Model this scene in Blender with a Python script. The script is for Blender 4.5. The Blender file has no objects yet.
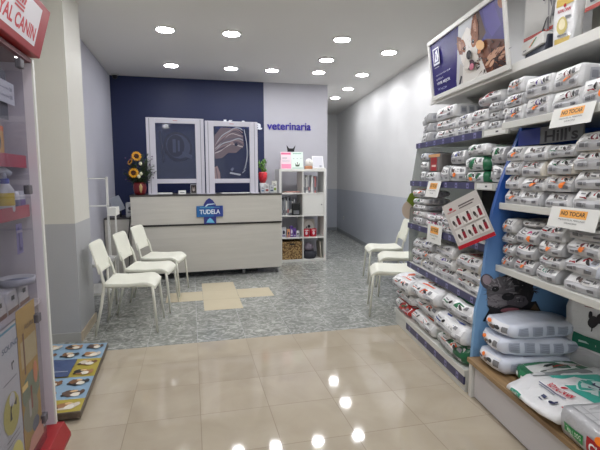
import bpy, bmesh, math, random
from mathutils import Vector, Matrix, noise
C = bpy.context.scene.collection
PI = math.pi
R = math.radians

# ------------------------------------------------------------------ materials
MATS = {}
def _new(name):
    m = bpy.data.materials.new(name); m.use_nodes = True
    nt = m.node_tree; b = nt.nodes['Principled BSDF']
    return m, nt, b
def S(c):
    """sRGB 0-255 triple to linear rgba"""
    o = []
    for v in c[:3]:
        v = v/255.0
        o.append(v/12.92 if v <= .04045 else ((v+.055)/1.055)**2.4)
    return (*o, 1)
def plain(name, c, rough=.5, metal=0, bump=0, bscale=60, var=0, vscale=8, coat=0, spec=.5):
    if name in MATS: return MATS[name]
    m, nt, b = _new(name)
    b.inputs['Base Color'].default_value = S(c); b.inputs['Roughness'].default_value = rough
    b.inputs['Metallic'].default_value = metal
    b.inputs['Coat Weight'].default_value = coat
    b.inputs['Specular IOR Level'].default_value = spec
    tc = nt.nodes.new('ShaderNodeTexCoord')
    if var:
        n = nt.nodes.new('ShaderNodeTexNoise'); n.inputs['Scale'].default_value = vscale
        n.inputs['Detail'].default_value = 4
        nt.links.new(tc.outputs['Object'], n.inputs['Vector'])
        r = nt.nodes.new('ShaderNodeValToRGB'); c0 = S(c)
        r.color_ramp.elements[0].position = .3; r.color_ramp.elements[1].position = .7
        r.color_ramp.elements[0].color = (*[max(0, x*(1-var)) for x in c0[:3]], 1)
        r.color_ramp.elements[1].color = (*[min(1, x*(1+var)) for x in c0[:3]], 1)
        nt.links.new(n.outputs['Fac'], r.inputs['Fac']); nt.links.new(r.outputs['Color'], b.inputs['Base Color'])
    if bump:
        n = nt.nodes.new('ShaderNodeTexNoise'); n.inputs['Scale'].default_value = bscale
        n.inputs['Detail'].default_value = 3
        nt.links.new(tc.outputs['Object'], n.inputs['Vector'])
        bp = nt.nodes.new('ShaderNodeBump'); bp.inputs['Strength'].default_value = bump
        bp.inputs['Distance'].default_value = .01
        nt.links.new(n.outputs['Fac'], bp.inputs['Height']); nt.links.new(bp.outputs['Normal'], b.inputs['Normal'])
    MATS[name] = m
    return m
def ink(c, rough=.4):
    return plain('ink_%02x%02x%02x_%d' % (int(c[0]), int(c[1]), int(c[2]), int(rough*10)), c, rough)
def math_node(nt, op, a, b=None, c=None):
    n = nt.nodes.new('ShaderNodeMath'); n.operation = op
    for i, v in enumerate((a, b, c)):
        if v is None: continue
        if isinstance(v, (int, float)): n.inputs[i].default_value = v
        else: nt.links.new(v, n.inputs[i])
    return n.outputs[0]
def two_tone(name, axis, edge, c_lo, c_hi, rough=.55, bump=.05):
    """painted wall: a paint line at a given height (or a given x)"""
    m, nt, b = _new(name)
    g = nt.nodes.new('ShaderNodeNewGeometry'); s = nt.nodes.new('ShaderNodeSeparateXYZ')
    nt.links.new(g.outputs['Position'], s.inputs[0])
    f = math_node(nt, 'GREATER_THAN', s.outputs[axis], edge)
    n = nt.nodes.new('ShaderNodeTexNoise'); n.inputs['Scale'].default_value = 2.5; n.inputs['Detail'].default_value = 3
    nt.links.new(g.outputs['Position'], n.inputs['Vector'])
    mx = nt.nodes.new('ShaderNodeMix'); mx.data_type = 'RGBA'
    mx.inputs[6].default_value = S(c_lo); mx.inputs[7].default_value = S(c_hi)
    nt.links.new(f, mx.inputs[0])
    mv = nt.nodes.new('ShaderNodeMix'); mv.data_type = 'RGBA'; mv.blend_type = 'MULTIPLY'; mv.inputs[0].default_value = 1
    r = nt.nodes.new('ShaderNodeMapRange'); r.inputs[3].default_value = .94; r.inputs[4].default_value = 1.04
    nt.links.new(n.outputs['Fac'], r.inputs[0])
    nt.links.new(mx.outputs[2], mv.inputs[6]); nt.links.new(r.outputs[0], mv.inputs[7])
    nt.links.new(mv.outputs[2], b.inputs['Base Color'])
    b.inputs['Roughness'].default_value = rough
    n2 = nt.nodes.new('ShaderNodeTexNoise'); n2.inputs['Scale'].default_value = 90
    nt.links.new(g.outputs['Position'], n2.inputs['Vector'])
    bp = nt.nodes.new('ShaderNodeBump'); bp.inputs['Strength'].default_value = bump; bp.inputs['Distance'].default_value = .01
    nt.links.new(n2.outputs['Fac'], bp.inputs['Height']); nt.links.new(bp.outputs['Normal'], b.inputs['Normal'])
    return m
TX, TY, TS = -.382, 3.300, .398     # tile grid phase and size
def tile_mat(name, kind):
    m, nt, b = _new(name)
    g = nt.nodes.new('ShaderNodeNewGeometry'); s = nt.nodes.new('ShaderNodeSeparateXYZ')
    nt.links.new(g.outputs['Position'], s.inputs[0])
    def cell(o, ph):
        u = math_node(nt, 'DIVIDE', math_node(nt, 'SUBTRACT', o, ph), TS)
        fr = math_node(nt, 'FRACT', u); fl = math_node(nt, 'FLOOR', u)
        d = math_node(nt, 'MINIMUM', fr, math_node(nt, 'SUBTRACT', 1.0, fr))
        return d, fl
    dx, fx = cell(s.outputs[0], TX); dy, fy = cell(s.outputs[1], TY)
    d = math_node(nt, 'MINIMUM', dx, dy)
    grout = math_node(nt, 'LESS_THAN', d, .0045 if kind == 'beige' else .004)
    cid = nt.nodes.new('ShaderNodeCombineXYZ'); nt.links.new(fx, cid.inputs[0]); nt.links.new(fy, cid.inputs[1])
    wn = nt.nodes.new('ShaderNodeTexWhiteNoise'); wn.noise_dimensions = '3D'; nt.links.new(cid.outputs[0], wn.inputs['Vector'])
    off = nt.nodes.new('ShaderNodeVectorMath'); off.operation = 'MULTIPLY_ADD'
    nt.links.new(wn.outputs['Color'], off.inputs[0]); off.inputs[1].default_value = (9, 9, 9)
    nt.links.new(g.outputs['Position'], off.inputs[2])
    rp = nt.nodes.new('ShaderNodeValToRGB')
    if kind == 'beige':
        n = nt.nodes.new('ShaderNodeTexNoise'); n.inputs['Scale'].default_value = 3.5; n.inputs['Detail'].default_value = 6
        n.inputs['Distortion'].default_value = .6
        nt.links.new(off.outputs[0], n.inputs['Vector'])
        fac = n.outputs['Fac']
        e = rp.color_ramp.elements; e[0].position = .25; e[0].color = S((176, 164, 144)); e[1].position = .75; e[1].color = S((190, 179, 160))
        gcol = S((140, 126, 106)); rough = .06
    else:
        n = nt.nodes.new('ShaderNodeTexNoise'); n.inputs['Scale'].default_value = 10; n.inputs['Detail'].default_value = 8
        n.inputs['Roughness'].default_value = .62; n.inputs['Distortion'].default_value = 2.4
        nt.links.new(off.outputs[0], n.inputs['Vector'])
        fac = n.outputs['Fac']
        e = rp.color_ramp.elements; e[0].position = .3; e[0].color = S((112, 115, 110)); e[1].position = .72; e[1].color = S((202, 203, 197))
        x = e.new(.5); x.color = S((148, 150, 145))
        x = e.new(.56); x.color = S((170, 172, 166))
        gcol = S((166, 169, 167)); rough = .2
    nt.links.new(fac, rp.inputs['Fac'])
    br = nt.nodes.new('ShaderNodeMapRange'); br.inputs[3].default_value = .96; br.inputs[4].default_value = 1.03
    nt.links.new(wn.outputs['Value'], br.inputs[0])
    mv = nt.nodes.new('ShaderNodeMix'); mv.data_type = 'RGBA'; mv.blend_type = 'MULTIPLY'; mv.inputs[0].default_value = 1
    nt.links.new(rp.outputs['Color'], mv.inputs[6]); nt.links.new(br.outputs[0], mv.inputs[7])
    mx = nt.nodes.new('ShaderNodeMix'); mx.data_type = 'RGBA'
    nt.links.new(grout, mx.inputs[0]); nt.links.new(mv.outputs[2], mx.inputs[6]); mx.inputs[7].default_value = gcol
    nt.links.new(mx.outputs[2], b.inputs['Base Color'])
    rr = math_node(nt, 'MULTIPLY_ADD', grout, .5, rough); nt.links.new(rr, b.inputs['Roughness'])
    bp = nt.nodes.new('ShaderNodeBump'); bp.inputs['Strength'].default_value = .4; bp.inputs['Distance'].default_value = .002
    nt.links.new(math_node(nt, 'SUBTRACT', 1.0, grout), bp.inputs['Height']); nt.links.new(bp.outputs['Normal'], b.inputs['Normal'])
    return m
def wood_mat(name, c0, c1, axis=0, scale=3, rough=.45):
    if name in MATS: return MATS[name]
    m, nt, b = _new(name)
    tc = nt.nodes.new('ShaderNodeTexCoord'); mp = nt.nodes.new('ShaderNodeMapping')
    sc = [14, 14, 14]; sc[axis] = .9; mp.inputs['Scale'].default_value = sc
    nt.links.new(tc.outputs['Object'], mp.inputs[0])
    n = nt.nodes.new('ShaderNodeTexNoise'); n.inputs['Scale'].default_value = scale; n.inputs['Detail'].default_value = 6
    n.inputs['Distortion'].default_value = .4
    nt.links.new(mp.outputs[0], n.inputs['Vector'])
    r = nt.nodes.new('ShaderNodeValToRGB'); e = r.color_ramp.elements
    e[0].position = .3; e[0].color = S(c0); e[1].position = .7; e[1].color = S(c1)
    nt.links.new(n.outputs['Fac'], r.inputs['Fac']); nt.links.new(r.outputs['Color'], b.inputs['Base Color'])
    b.inputs['Roughness'].default_value = rough
    MATS[name] = m; return m
def wicker_mat():
    m, nt, b = _new('wicker')
    tc = nt.nodes.new('ShaderNodeTexCoord')
    w1 = nt.nodes.new('ShaderNodeTexVoronoi'); w1.inputs['Scale'].default_value = 45
    nt.links.new(tc.outputs['Object'], w1.inputs['Vector'])
    r = nt.nodes.new('ShaderNodeValToRGB'); e = r.color_ramp.elements
    e[0].color = S((214, 180, 122)); e[0].position = .0; e[1].color = S((98, 68, 34)); e[1].position = .75
    nt.links.new(w1.outputs['Distance'], r.inputs['Fac']); nt.links.new(r.outputs['Color'], b.inputs['Base Color'])
    b.inputs['Roughness'].default_value = .7
    bp = nt.nodes.new('ShaderNodeBump'); bp.inputs['Strength'].default_value = .8; bp.inputs['Distance'].default_value = .01
    nt.links.new(w1.outputs['Distance'], bp.inputs['Height']); nt.links.new(bp.outputs['Normal'], b.inputs['Normal'])
    return m
def glass_mat(name, c, trans=1.0, rough=.02, haze=0.0, haze_c=(200, 200, 205)):
    m = bpy.data.materials.new(name); m.use_nodes = True; nt = m.node_tree; nt.nodes.clear()
    o = nt.nodes.new('ShaderNodeOutputMaterial'); t = nt.nodes.new('ShaderNodeBsdfTransparent'); t.inputs[0].default_value = S(c)
    g = nt.nodes.new('ShaderNodeBsdfGlossy'); g.inputs['Roughness'].default_value = rough
    ge = nt.nodes.new('ShaderNodeNewGeometry'); vd = nt.nodes.new('ShaderNodeVectorMath'); vd.operation = 'DOT_PRODUCT'
    nt.links.new(ge.outputs['Incoming'], vd.inputs[0]); nt.links.new(ge.outputs['Normal'], vd.inputs[1])
    cs = math_node(nt, 'ABSOLUTE', vd.outputs['Value']); p5 = math_node(nt, 'POWER', math_node(nt, 'SUBTRACT', 1.0, cs), 5.0)
    f = math_node(nt, 'MULTIPLY', math_node(nt, 'MULTIPLY_ADD', p5, .5, .03), math_node(nt, 'SUBTRACT', 1.0, ge.outputs['Backfacing']))
    mx = nt.nodes.new('ShaderNodeMixShader'); nt.links.new(f, mx.inputs[0])
    d = nt.nodes.new('ShaderNodeBsdfDiffuse'); d.inputs[0].default_value = S(haze_c)
    m2 = nt.nodes.new('ShaderNodeMixShader'); m2.inputs[0].default_value = haze
    nt.links.new(t.outputs[0], m2.inputs[1]); nt.links.new(d.outputs[0], m2.inputs[2])
    nt.links.new(m2.outputs[0], mx.inputs[1]); nt.links.new(g.outputs[0], mx.inputs[2])
    nt.links.new(mx.outputs[0], o.inputs[0])
    return m
def emit_mat(name, c, s):
    m = bpy.data.materials.new(name); m.use_nodes = True; nt = m.node_tree; nt.nodes.clear()
    o = nt.nodes.new('ShaderNodeOutputMaterial'); e = nt.nodes.new('ShaderNodeEmission')
    e.inputs[0].default_value = S(c); e.inputs[1].default_value = s; nt.links.new(e.outputs[0], o.inputs[0])
    return m

# ------------------------------------------------------------------ objects
def tag(o, label=None, cat=None, group=None, kind=None):
    if label: o['label'] = label
    if cat: o['category'] = cat
    if group: o['group'] = group
    if kind: o['kind'] = kind
    return o
def thing(name, label, cat, loc=(0, 0, 0), rz=0, group=None):
    o = bpy.data.objects.new(name, None); C.objects.link(o); o.empty_display_size = .1
    o.location = loc; o.rotation_euler = (0, 0, rz)
    return tag(o, label, cat, group)
class MB:
    def __init__(s): s.v = []; s.f = []; s.m = []; s.sm = []
    def add(s, vs, fs, mi=0, smooth=False):
        n = len(s.v); s.v += [tuple(v) for v in vs]
        for f in fs: s.f.append([i+n for i in f]); s.m.append(mi); s.sm.append(smooth)
        return s
    def box(s, x0, x1, y0, y1, z0, z1, mi=0, M=None):
        vs = [Vector((x, y, z)) for x in (x0, x1) for y in (y0, y1) for z in (z0, z1)]
        if M is not None: vs = [M @ v for v in vs]
        return s.add(vs, [(0, 1, 3, 2), (4, 6, 7, 5), (0, 4, 5, 1), (2, 3, 7, 6), (0, 2, 6, 4), (1, 5, 7, 3)], mi)
    def tube(s, pts, r, n=10, mi=0, cap=True, smooth=True):
        pts = [Vector(p) for p in pts]; k = len(pts)
        rs = r if isinstance(r, (list, tuple)) else [r]*k
        up = Vector((0, 0, 1)); vs = []
        prev = None
        for i, p in enumerate(pts):
            d = (pts[min(i+1, k-1)]-pts[max(i-1, 0)]).normalized()
            a = prev if prev is not None else (up if abs(d.z) < .9 else Vector((1, 0, 0)))
            x = (a - d*a.dot(d)).normalized(); y = d.cross(x); prev = x
            for j in range(n):
                t = 2*PI*j/n; vs.append(p + (x*math.cos(t)+y*math.sin(t))*rs[i])
        fs = []
        for i in range(k-1):
            for j in range(n):
                fs.append((i*n+j, i*n+(j+1) % n, (i+1)*n+(j+1) % n, (i+1)*n+j))
        s.add(vs, fs, mi, smooth)
        if cap:
            b = len(s.v)-len(vs)
            s.f.append([b+j for j in range(n)][::-1]); s.m.append(mi); s.sm.append(False)
            s.f.append([b+(k-1)*n+j for j in range(n)]); s.m.append(mi); s.sm.append(False)
        return s
    def lathe(s, prof, n=24, c=(0, 0, 0), mi=0, M=None):
        vs = []; k = len(prof)
        for r, z in prof:
            for j in range(n):
                t = 2*PI*j/n; v = Vector((c[0]+r*math.cos(t), c[1]+r*math.sin(t), c[2]+z))
                vs.append(M @ v if M is not None else v)
        fs = [(i*n+j, i*n+(j+1) % n, (i+1)*n+(j+1) % n, (i+1)*n+j) for i in range(k-1) for j in range(n)]
        fs += [tuple(range(n))[::-1], tuple(range((k-1)*n, k*n))]
        return s.add(vs, fs, mi, True)
    def prism(s, pts, d, mi=0, smooth=False):
        """planar polygon pts (Vectors) extruded by vector d"""
        n = len(pts); pts = [Vector(p) for p in pts]; d = Vector(d)
        s.add(pts+[p+d for p in pts], [tuple(range(n))[::-1], tuple(range(n, 2*n))]+[(i, (i+1) % n, n+(i+1) % n, n+i) for i in range(n)], mi, smooth)
        return s
    def build(s, name, mats, parent=None, bevel=0, loc=None, rot=None, seg=2):
        me = bpy.data.meshes.new(name); me.from_pydata(s.v, [], s.f)
        if not isinstance(mats, (list, tuple)): mats = [mats]
        for m in mats: me.materials.append(m)
        for p, mi, sm in zip(me.polygons, s.m, s.sm): p.material_index = mi; p.use_smooth = sm
        bm = bmesh.new(); bm.from_mesh(me); bmesh.ops.recalc_face_normals(bm, faces=bm.faces); bm.to_mesh(me); bm.free()
        o = bpy.data.objects.new(name, me); C.objects.link(o)
        if parent: o.parent = parent
        if loc is not None: o.location = loc
        if rot is not None: o.rotation_euler = rot
        if bevel:
            b = o.modifiers.new('bevel', 'BEVEL'); b.width = bevel; b.segments = seg; b.limit_method = 'ANGLE'; b.angle_limit = R(40)
        return o
def box(name, x0, x1, y0, y1, z0, z1, m, parent=None, bevel=0):
    """box mesh whose origin is at its own base centre"""
    cx, cy = (x0+x1)/2, (y0+y1)/2
    return MB().box(x0-cx, x1-cx, y0-cy, y1-cy, 0, z1-z0).build(name, m, parent, bevel, (cx, cy, z0))
def struct(o): o['kind'] = 'structure'; return o

# text as flat triangulated outlines
_T = {}
def text2d(s, bold=0):
    key = (s, bold)
    if key in _T: return _T[key]
    cu = bpy.data.curves.new('lettering', 'FONT'); cu.body = s; cu.size = 1; cu.offset = bold
    cu.dimensions = '2D'; cu.fill_mode = 'BOTH'; cu.resolution_u = 4
    o = bpy.data.objects.new('lettering', cu); C.objects.link(o)
    dg = bpy.context.evaluated_depsgraph_get(); dg.update()
    me = bpy.data.meshes.new_from_object(o.evaluated_get(dg))
    vs = [(v.co.x, v.co.y) for v in me.vertices]; fs = [tuple(p.vertices) for p in me.polygons]
    bpy.data.objects.remove(o); bpy.data.curves.remove(cu); bpy.data.meshes.remove(me)
    x0 = min(v[0] for v in vs); x1 = max(v[0] for v in vs); y0 = min(v[1] for v in vs); y1 = max(v[1] for v in vs)
    vs = [((x-(x0+x1)/2)/(y1-y0), (y-(y0+y1)/2)/(y1-y0)) for x, y in vs]
    _T[key] = (vs, fs, (x1-x0)/(y1-y0)); return _T[key]
def text_solid(name, s, w, h, th, m, parent, M, bold=0):
    """raised letters: width w, height h, thickness th, placed by matrix M (x right, y up, z out)"""
    vs, fs, asp = text2d(s, bold); mb = MB(); sx = w/asp
    bm = bmesh.new(); bv = [bm.verts.new((x*sx, y*h, 0)) for x, y in vs]
    for f in fs:
        try: bm.faces.new([bv[i] for i in f])
        except ValueError: pass
    r = bmesh.ops.extrude_face_region(bm, geom=list(bm.faces))
    for v in r['geom']:
        if isinstance(v, bmesh.types.BMVert): v.co.z += th
    bmesh.ops.recalc_face_normals(bm, faces=bm.faces)
    me = bpy.data.meshes.new(name); bm.transform(M); bm.to_mesh(me); bm.free(); me.materials.append(m)
    o = bpy.data.objects.new(name, me); C.objects.link(o)
    if parent: o.parent = parent
    return o

# printed artwork: shapes laid over any surface through fn(u, v, layer) -> point
def art_mesh(name, fn, shapes, rough=.4):
    mb = MB(); mats = []; idx = {}
    ls = min(1, 24/max(1, len(shapes)))
    for li, sh in enumerate(shapes):
        li = li*ls
        k, c = sh[0], sh[1]
        if c not in idx: idx[c] = len(mats); mats.append(ink(c, rough))
        mi = idx[c]
        if k == 'rect':
            x0, y0, x1, y1 = sh[2:6]; n = 3
            vs = [fn(x0+(x1-x0)*i/n, y0+(y1-y0)*j/n, li) for j in range(n+1) for i in range(n+1)]
            mb.add(vs, [(j*(n+1)+i, j*(n+1)+i+1, (j+1)*(n+1)+i+1, (j+1)*(n+1)+i) for j in range(n) for i in range(n)], mi)
        elif k == 'ell':
            cx, cy, rx, ry = sh[2:6]; rot = sh[6] if len(sh) > 6 else 0; a0, a1 = (sh[7], sh[8]) if len(sh) > 8 else (0, 2*PI)
            n = 14; pts = [(cx, cy)]
            for i in range(n+1):
                t = a0+(a1-a0)*i/n; x, y = rx*math.cos(t), ry*math.sin(t)
                pts.append((cx+x*math.cos(rot)-y*math.sin(rot), cy+x*math.sin(rot)+y*math.cos(rot)))
            mb.add([fn(x, y, li) for x, y in pts], [(0, i+1, i+2) for i in range(n)], mi)
        elif k == 'poly':
            mb.add([fn(x, y, li) for x, y in sh[2]], [tuple(range(len(sh[2])))], mi)
        elif k == 'text':
            s, cx, cy, w, h = sh[2:7]; rot = sh[7] if len(sh) > 7 else 0; bold = sh[8] if len(sh) > 8 else .01
            vs, fs, asp = text2d(s, bold); ca, sa = math.cos(rot), math.sin(rot)
            mb.add([fn(cx+(x*w/asp)*ca-(y*h)*sa, cy+(x*w/asp)*sa+(y*h)*ca, li) for x, y in vs], fs, mi)
    me = bpy.data.meshes.new(name); me.from_pydata(mb.v, [], mb.f)
    for m in mats: me.materials.append(m)
    for p, mi in zip(me.polygons, mb.m): p.material_index = mi
    return me
def art(name, fn, shapes, parent, rough=.4):
    o = bpy.data.objects.new(name, art_mesh(name, fn, shapes, rough)); C.objects.link(o)
    if parent: o.parent = parent
    return o
def flat(o, ux, uy, off=.0012, step=.0004):
    o, ux, uy = Vector(o), Vector(ux), Vector(uy); n = ux.cross(uy).normalized()
    return lambda u, v, l: o+ux*u+uy*v+n*(off+step*l)

# ------------------------------------------------------------------ palette
white_metal = plain('white_metal', (226, 226, 220), .35)
white_lam = plain('white_laminate', (222, 221, 216), .4)
chair_mat = plain('chair_plastic', (236, 236, 222), .42, var=.02)
cream_metal = plain('chair_leg_metal', (222, 221, 208), .35)
black = plain('black_plastic', (22, 22, 24), .4)
dark_rub = plain('dark_rubber', (30, 30, 32), .7)
chrome = plain('brushed_steel', (150, 150, 152), .3, .9)
paper = plain('paper', (232, 232, 228), .6)
shelf_m = plain('shelf_white_steel', (214, 214, 208), .4)
shelf_grey = plain('shelf_back_grey', (166, 165, 156), .5, var=.03)
purple = plain('price_strip_purple', (60, 60, 98), .35)
purple_lab = plain('price_card', (126, 124, 172), .4)
strip_clear = plain('clear_price_strip', (196, 196, 190), .25)
royal_red = plain('red_laminate', (158, 32, 36), .4)
bag_white = plain('bag_film_white', (228, 228, 229), .28, bump=.6, bscale=26, coat=.3)
bag_grey = plain('bag_film_grey', (180, 180, 183), .28, bump=.6, bscale=24, coat=.3)
bag_cream = plain('bag_film_cream', (226, 220, 208), .32, bump=.35, bscale=22, coat=.2)
bag_blueish = plain('bag_film_pale_blue', (218, 223, 236), .28, bump=.7, bscale=18, coat=.3)
bag_green = plain('bag_film_green', (22, 104, 66), .3, bump=.3, bscale=22, coat=.3)
bag_red = plain('bag_film_red', (196, 40, 36), .3, bump=.3, bscale=22, coat=.3)
bag_pink = plain('bag_film_pink', (196, 96, 130), .3, bump=.3, bscale=22, coat=.3)

# ------------------------------------------------------------------ room
ZC = 2.88
struct(MB().add([(-2.4, -3, 0), (3.9, -3, 0), (3.9, 3.66, 0), (-2.4, 3.66, 0)], [(0, 1, 2, 3)]).build('floor', tile_mat('beige_tiles', 'beige')))
struct(MB().add([(-2.4, 3.66, 0), (3.9, 3.66, 0), (3.9, 10.9, 0), (-2.4, 10.9, 0)], [(0, 1, 2, 3)]).build('floor', tile_mat('grey_marble_tiles', 'grey')))
# a plus sign of five beige tiles let into the grey floor
inl = plain('beige_inlay_tile', (206, 194, 166), .15, var=.03, vscale=3)
mb = MB()
x0, y0, g = .095, 4.545, .0015
for i, j in ((0, 0), (0, 1), (0, 2), (-1, 1), (1, 1)):
    mb.box(x0+i*.4+g, x0+i*.4+.4-g, y0+j*.4+g, y0+j*.4+.4-g, -.004, .0012)
struct(mb.build('floor', inl))
struct(MB().box(-2.4, 3.9, -3, 10.9, ZC, ZC+.1).build('ceiling', plain('ceiling_paint', (228, 226, 222), .7, bump=.03)))
lilac = (186, 186, 196)
struct(MB().box(-1.24, -1.14, 4.49, 7.48, 0, ZC).build('wall_left', two_tone('left_wall_paint', 2, -5, lilac, lilac)))
struct(MB().box(-2.4, -1.3, -3, 3.94, 0, ZC).build('wall_front_left', plain('front_left_paint', (205, 204, 194), .6)))
struct(MB().box(-2.4, -.925, 3.945, 4.49, 0, ZC).build('wall_column', two_tone('column_paint', 2, .985, (176, 177, 180), (214, 212, 203), .45)))
struct(MB().box(-1.3, -.925, 3.933, 3.945, 0, .075).build('baseboard_column', plain('pale_grey_skirting', (176, 176, 174), .35)))
struct(MB().box(-.925, -.913, 3.933, 4.5, 0, .075).build('baseboard_column', plain('beige_skirting', (196, 180, 156), .3)))
struct(MB().box(-1.14, 2.275, 7.38, 7.5, 0, ZC).build('wall_back', two_tone('back_wall_paint', 0, 1.19, (12, 27, 70), (180, 179, 186))))
struct(MB().box(2.175, 2.275, 7.5, 10.76, 0, ZC).build('wall_nook_left', two_tone('nook_left_paint', 2, 1.046, (162, 165, 176), (226, 226, 226))))
two = two_tone('right_wall_paint', 2, 1.046, (188, 192, 200), (218, 218, 218), .4)
struct(MB().box(2.175, 3.9, 10.76, 10.9, 0, ZC).build('wall_nook_back', two))
def wx(y): return 2.33+.116*y
struct(MB().prism([(wx(-3), -3, 0), (wx(10.9), 10.9, 0), (4.2, 10.9, 0), (4.2, -3, 0)], (0, 0, ZC)).build('wall_right', two))
bbm = plain('grey_skirting', (138, 142, 146), .35)
struct(MB().prism([(wx(3.9)-.012, 3.9, 0), (wx(10.748)-.012, 10.748, 0), (wx(10.748), 10.748, 0), (wx(3.9), 3.9, 0)], (0, 0, .075)).build('baseboard_right', bbm))
struct(MB().box(2.275, 3.56, 10.748, 10.76, 0, .075).build('baseboard_nook', bbm))
struct(MB().box(-1.13, 2.26, 7.368, 7.38, 0, .075).build('baseboard_back', bbm))
struct(MB().box(-1.14, -1.128, 4.49, 7.368, 0, .075).build('baseboard_left', bbm))

# ------------------------------------------------------------------ ceiling lights
glow = emit_mat('light_diffuser', (252, 252, 255), 27)
spots = [(.466, 4.98, 'left of the middle, nearest row'), (-.214, 5.0, 'furthest left of the nearest row'), (-.217, 6.54, 'above the left half of the desk, far row'),
         (.594, 6.53, 'above the middle of the desk, far row'), (1.178, 6.52, 'above the right end of the desk'), (1.682, 4.91, 'right of the middle, nearest row'),
         (1.77, 5.79, 'just right of the desk, middle row'), (1.864, 6.49, 'in front of the cube shelf unit, far row'), (2.418, 5.28, 'nearest the long right wall'),
         (2.547, 6.5, 'second along the right wall'), (2.707, 7.57, 'third along the right wall'), (2.765, 8.47, 'furthest back, in the passage'),
         (-.2, 3.4, None), (.5, 3.4, None), (1.5, 3.4, None), (-.2, 1.8, None), (.55, 1.8, None), (1.35, 1.8, None), (0, .2, None), (1.2, .2, None), (0, -1.5, None), (1.2, -1.5, None)]  # entries without a description are unseen lights, added to brighten the front
for x, y, d in spots:
    if d is None: d = 'out of the photograph, over the front of the shop'; lab = 'round recessed ceiling light over the beige floor at the front'  # added unseen lights to brighten the front
    else: lab = 'round recessed ceiling light, ' + d
    t = thing('ceiling_light', lab, 'ceiling light', (x, y, ZC), 0, 'round recessed ceiling lights')
    MB().lathe([(.088, -.012), (.104, -.010), (.110, 0), (.094, 0)], 28).build('trim_ring', white_metal, t)
    MB().lathe([(.001, -.0135), (.087, -.0135), (.087, -.0125), (.001, -.0125)], 28).build('diffuser', glow, t)
# security camera
t = thing('security_camera', 'small white dome security camera in the left ceiling corner', 'security camera', (-1.05, 7.28, ZC))
MB().lathe([(.05, -.02), (.05, 0)], 20).build('base', plain('camera_white', (180, 180, 178), .4), t)
MB().lathe([(.002, -.075), (.02, -.07), (.034, -.052), (.04, -.02)], 20).build('dome', black, t)

# ------------------------------------------------------------------ reception desk
ash = wood_mat('ash_laminate', (196, 192, 183), (204, 200, 191), 0, 2.2)
t = thing('reception_desk', 'long reception desk in pale ash laminate with dark trim lines', 'reception desk', (-.76, 6.065, 0), R(2.5))
L = 1.985
box('lower_panel', 0, L, .0, .03, .085, .715, ash, t, .002)
box('upper_panel', 0, L, -.012, .03, .738, 1.108, ash, t, .002)
box('trim_strip', -.002, L, -.016, .03, .715, .737, plain('dark_trim', (34, 30, 28), .4), t)
box('desktop', -.01, L+.01, -.02, .66, 1.108, 1.126, plain('dark_worktop', (62, 58, 54), .35), t, .002)
box('side_panel', L-.03, L, .031, .64, .085, 1.107, ash, t)
box('side_panel', 0, .03, .031, .64, .085, 1.107, ash, t)
for fx in (.2, 1.45, 1.93): MB().tube([(fx, .06, 0), (fx, .06, .085)], .022, 12).build('leg', chrome, t)
box('plinth', .06, L-.3, .25, .28, 0, .085, black, t)
# round-cornered cross logo
lg = thing('desk_logo', 'blue cross shaped clinic logo sign on the desk front', 'sign', (.235, 6.087, .9), R(2.5))
blue1, blue2 = plain('logo_blue', (20, 96, 160), .3), plain('logo_deep_blue', (34, 42, 122), .3)
q = .17
MB().box(-.175, .175, -.012, 0, -.075, .075).build('cross_bar', blue1, lg, .006)
MB().prism([(-.08, 0, -.17), (.08, 0, -.17), (.085, 0, .0), (.08, 0, .09), (.04, 0, .15), (-.005, 0, .178), (-.045, 0, .15), (-.08, 0, .09)], (0, -.011, 0)).build('cross_upright', blue2, lg)
fn = flat((0, -.0125, 0), (1, 0, 0), (0, 0, 1))
art('lettering', fn, [('poly', (38, 60, 140), [(.05, -.07), (.17, -.07), (.17, .07), (.05, .07)]),
                      ('text', (232, 240, 248), 'TUDELA', 0, -.005, .27, .06, 0, .02),
                      ('poly', (200, 222, 236), [(-.06, .07), (-.03, .1), (.06, .105), (.07, .095), (-.02, .085), (-.05, .06)]),
                      ('poly', (110, 190, 226), [(-.05, -.15), (-.03, -.11), (.0, -.085), (.03, -.11), (.06, -.155)]),
                      ('rect', (120, 200, 220), -.13, .052, .13, .056)], lg)

# acrylic screens standing on the desk
def screen(x0, x1, z1, lab, shapes, refl_swirl):
    w = x1-x0; t = thing('counter_screen', lab, 'screen', (x0, 6.30, 1.127), R(2.5))
    H = z1-1.127; fw = .05
    wm = plain('screen_frame_white', (214, 212, 222), .4)
    box('frame', 0, .115, -.02, .02, 0, H, wm, t, .004)
    box('frame', w-.115, w, -.02, .02, 0, H, wm, t, .004)
    box('frame', .115, w-.115, -.02, .02, H-.07, H, wm, t, .004)
    box('frame', .115, w-.115, -.018, .018, .145, .205, wm, t, .004)
    for xx in (.035, w-.05): box('groove', xx, xx+.008, -.0215, -.02, .01, H-.01, plain('groove_grey', (140, 138, 150), .5), t)
    box('foot', .0, .115, -.09, .09, 0, .012, wm, t, .003); box('foot', w-.115, w, -.09, .09, 0, .012, wm, t, .003)
    p = box('pane', .115, w-.115, -.004, .004, .205, H-.07, glass_mat('tinted_acrylic', (112, 126, 176), rough=.05, haze=.17, haze_c=(128, 138, 176)), t)
    art('printed_film', flat((.115, -.005, .205), (w-.23, 0, 0), (0, 0, H-.275)), shapes, t, .35)  # reflections in the pane, painted on as flat coloured shapes
    art('brand_mark', flat((w/2, -.0215, H-.035), (1, 0, 0), (0, 0, 1)), [('rect', (190, 90, 90), -.03, -.003, .03, .003)], t)
    return t
dk = (24, 30, 62)
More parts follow.
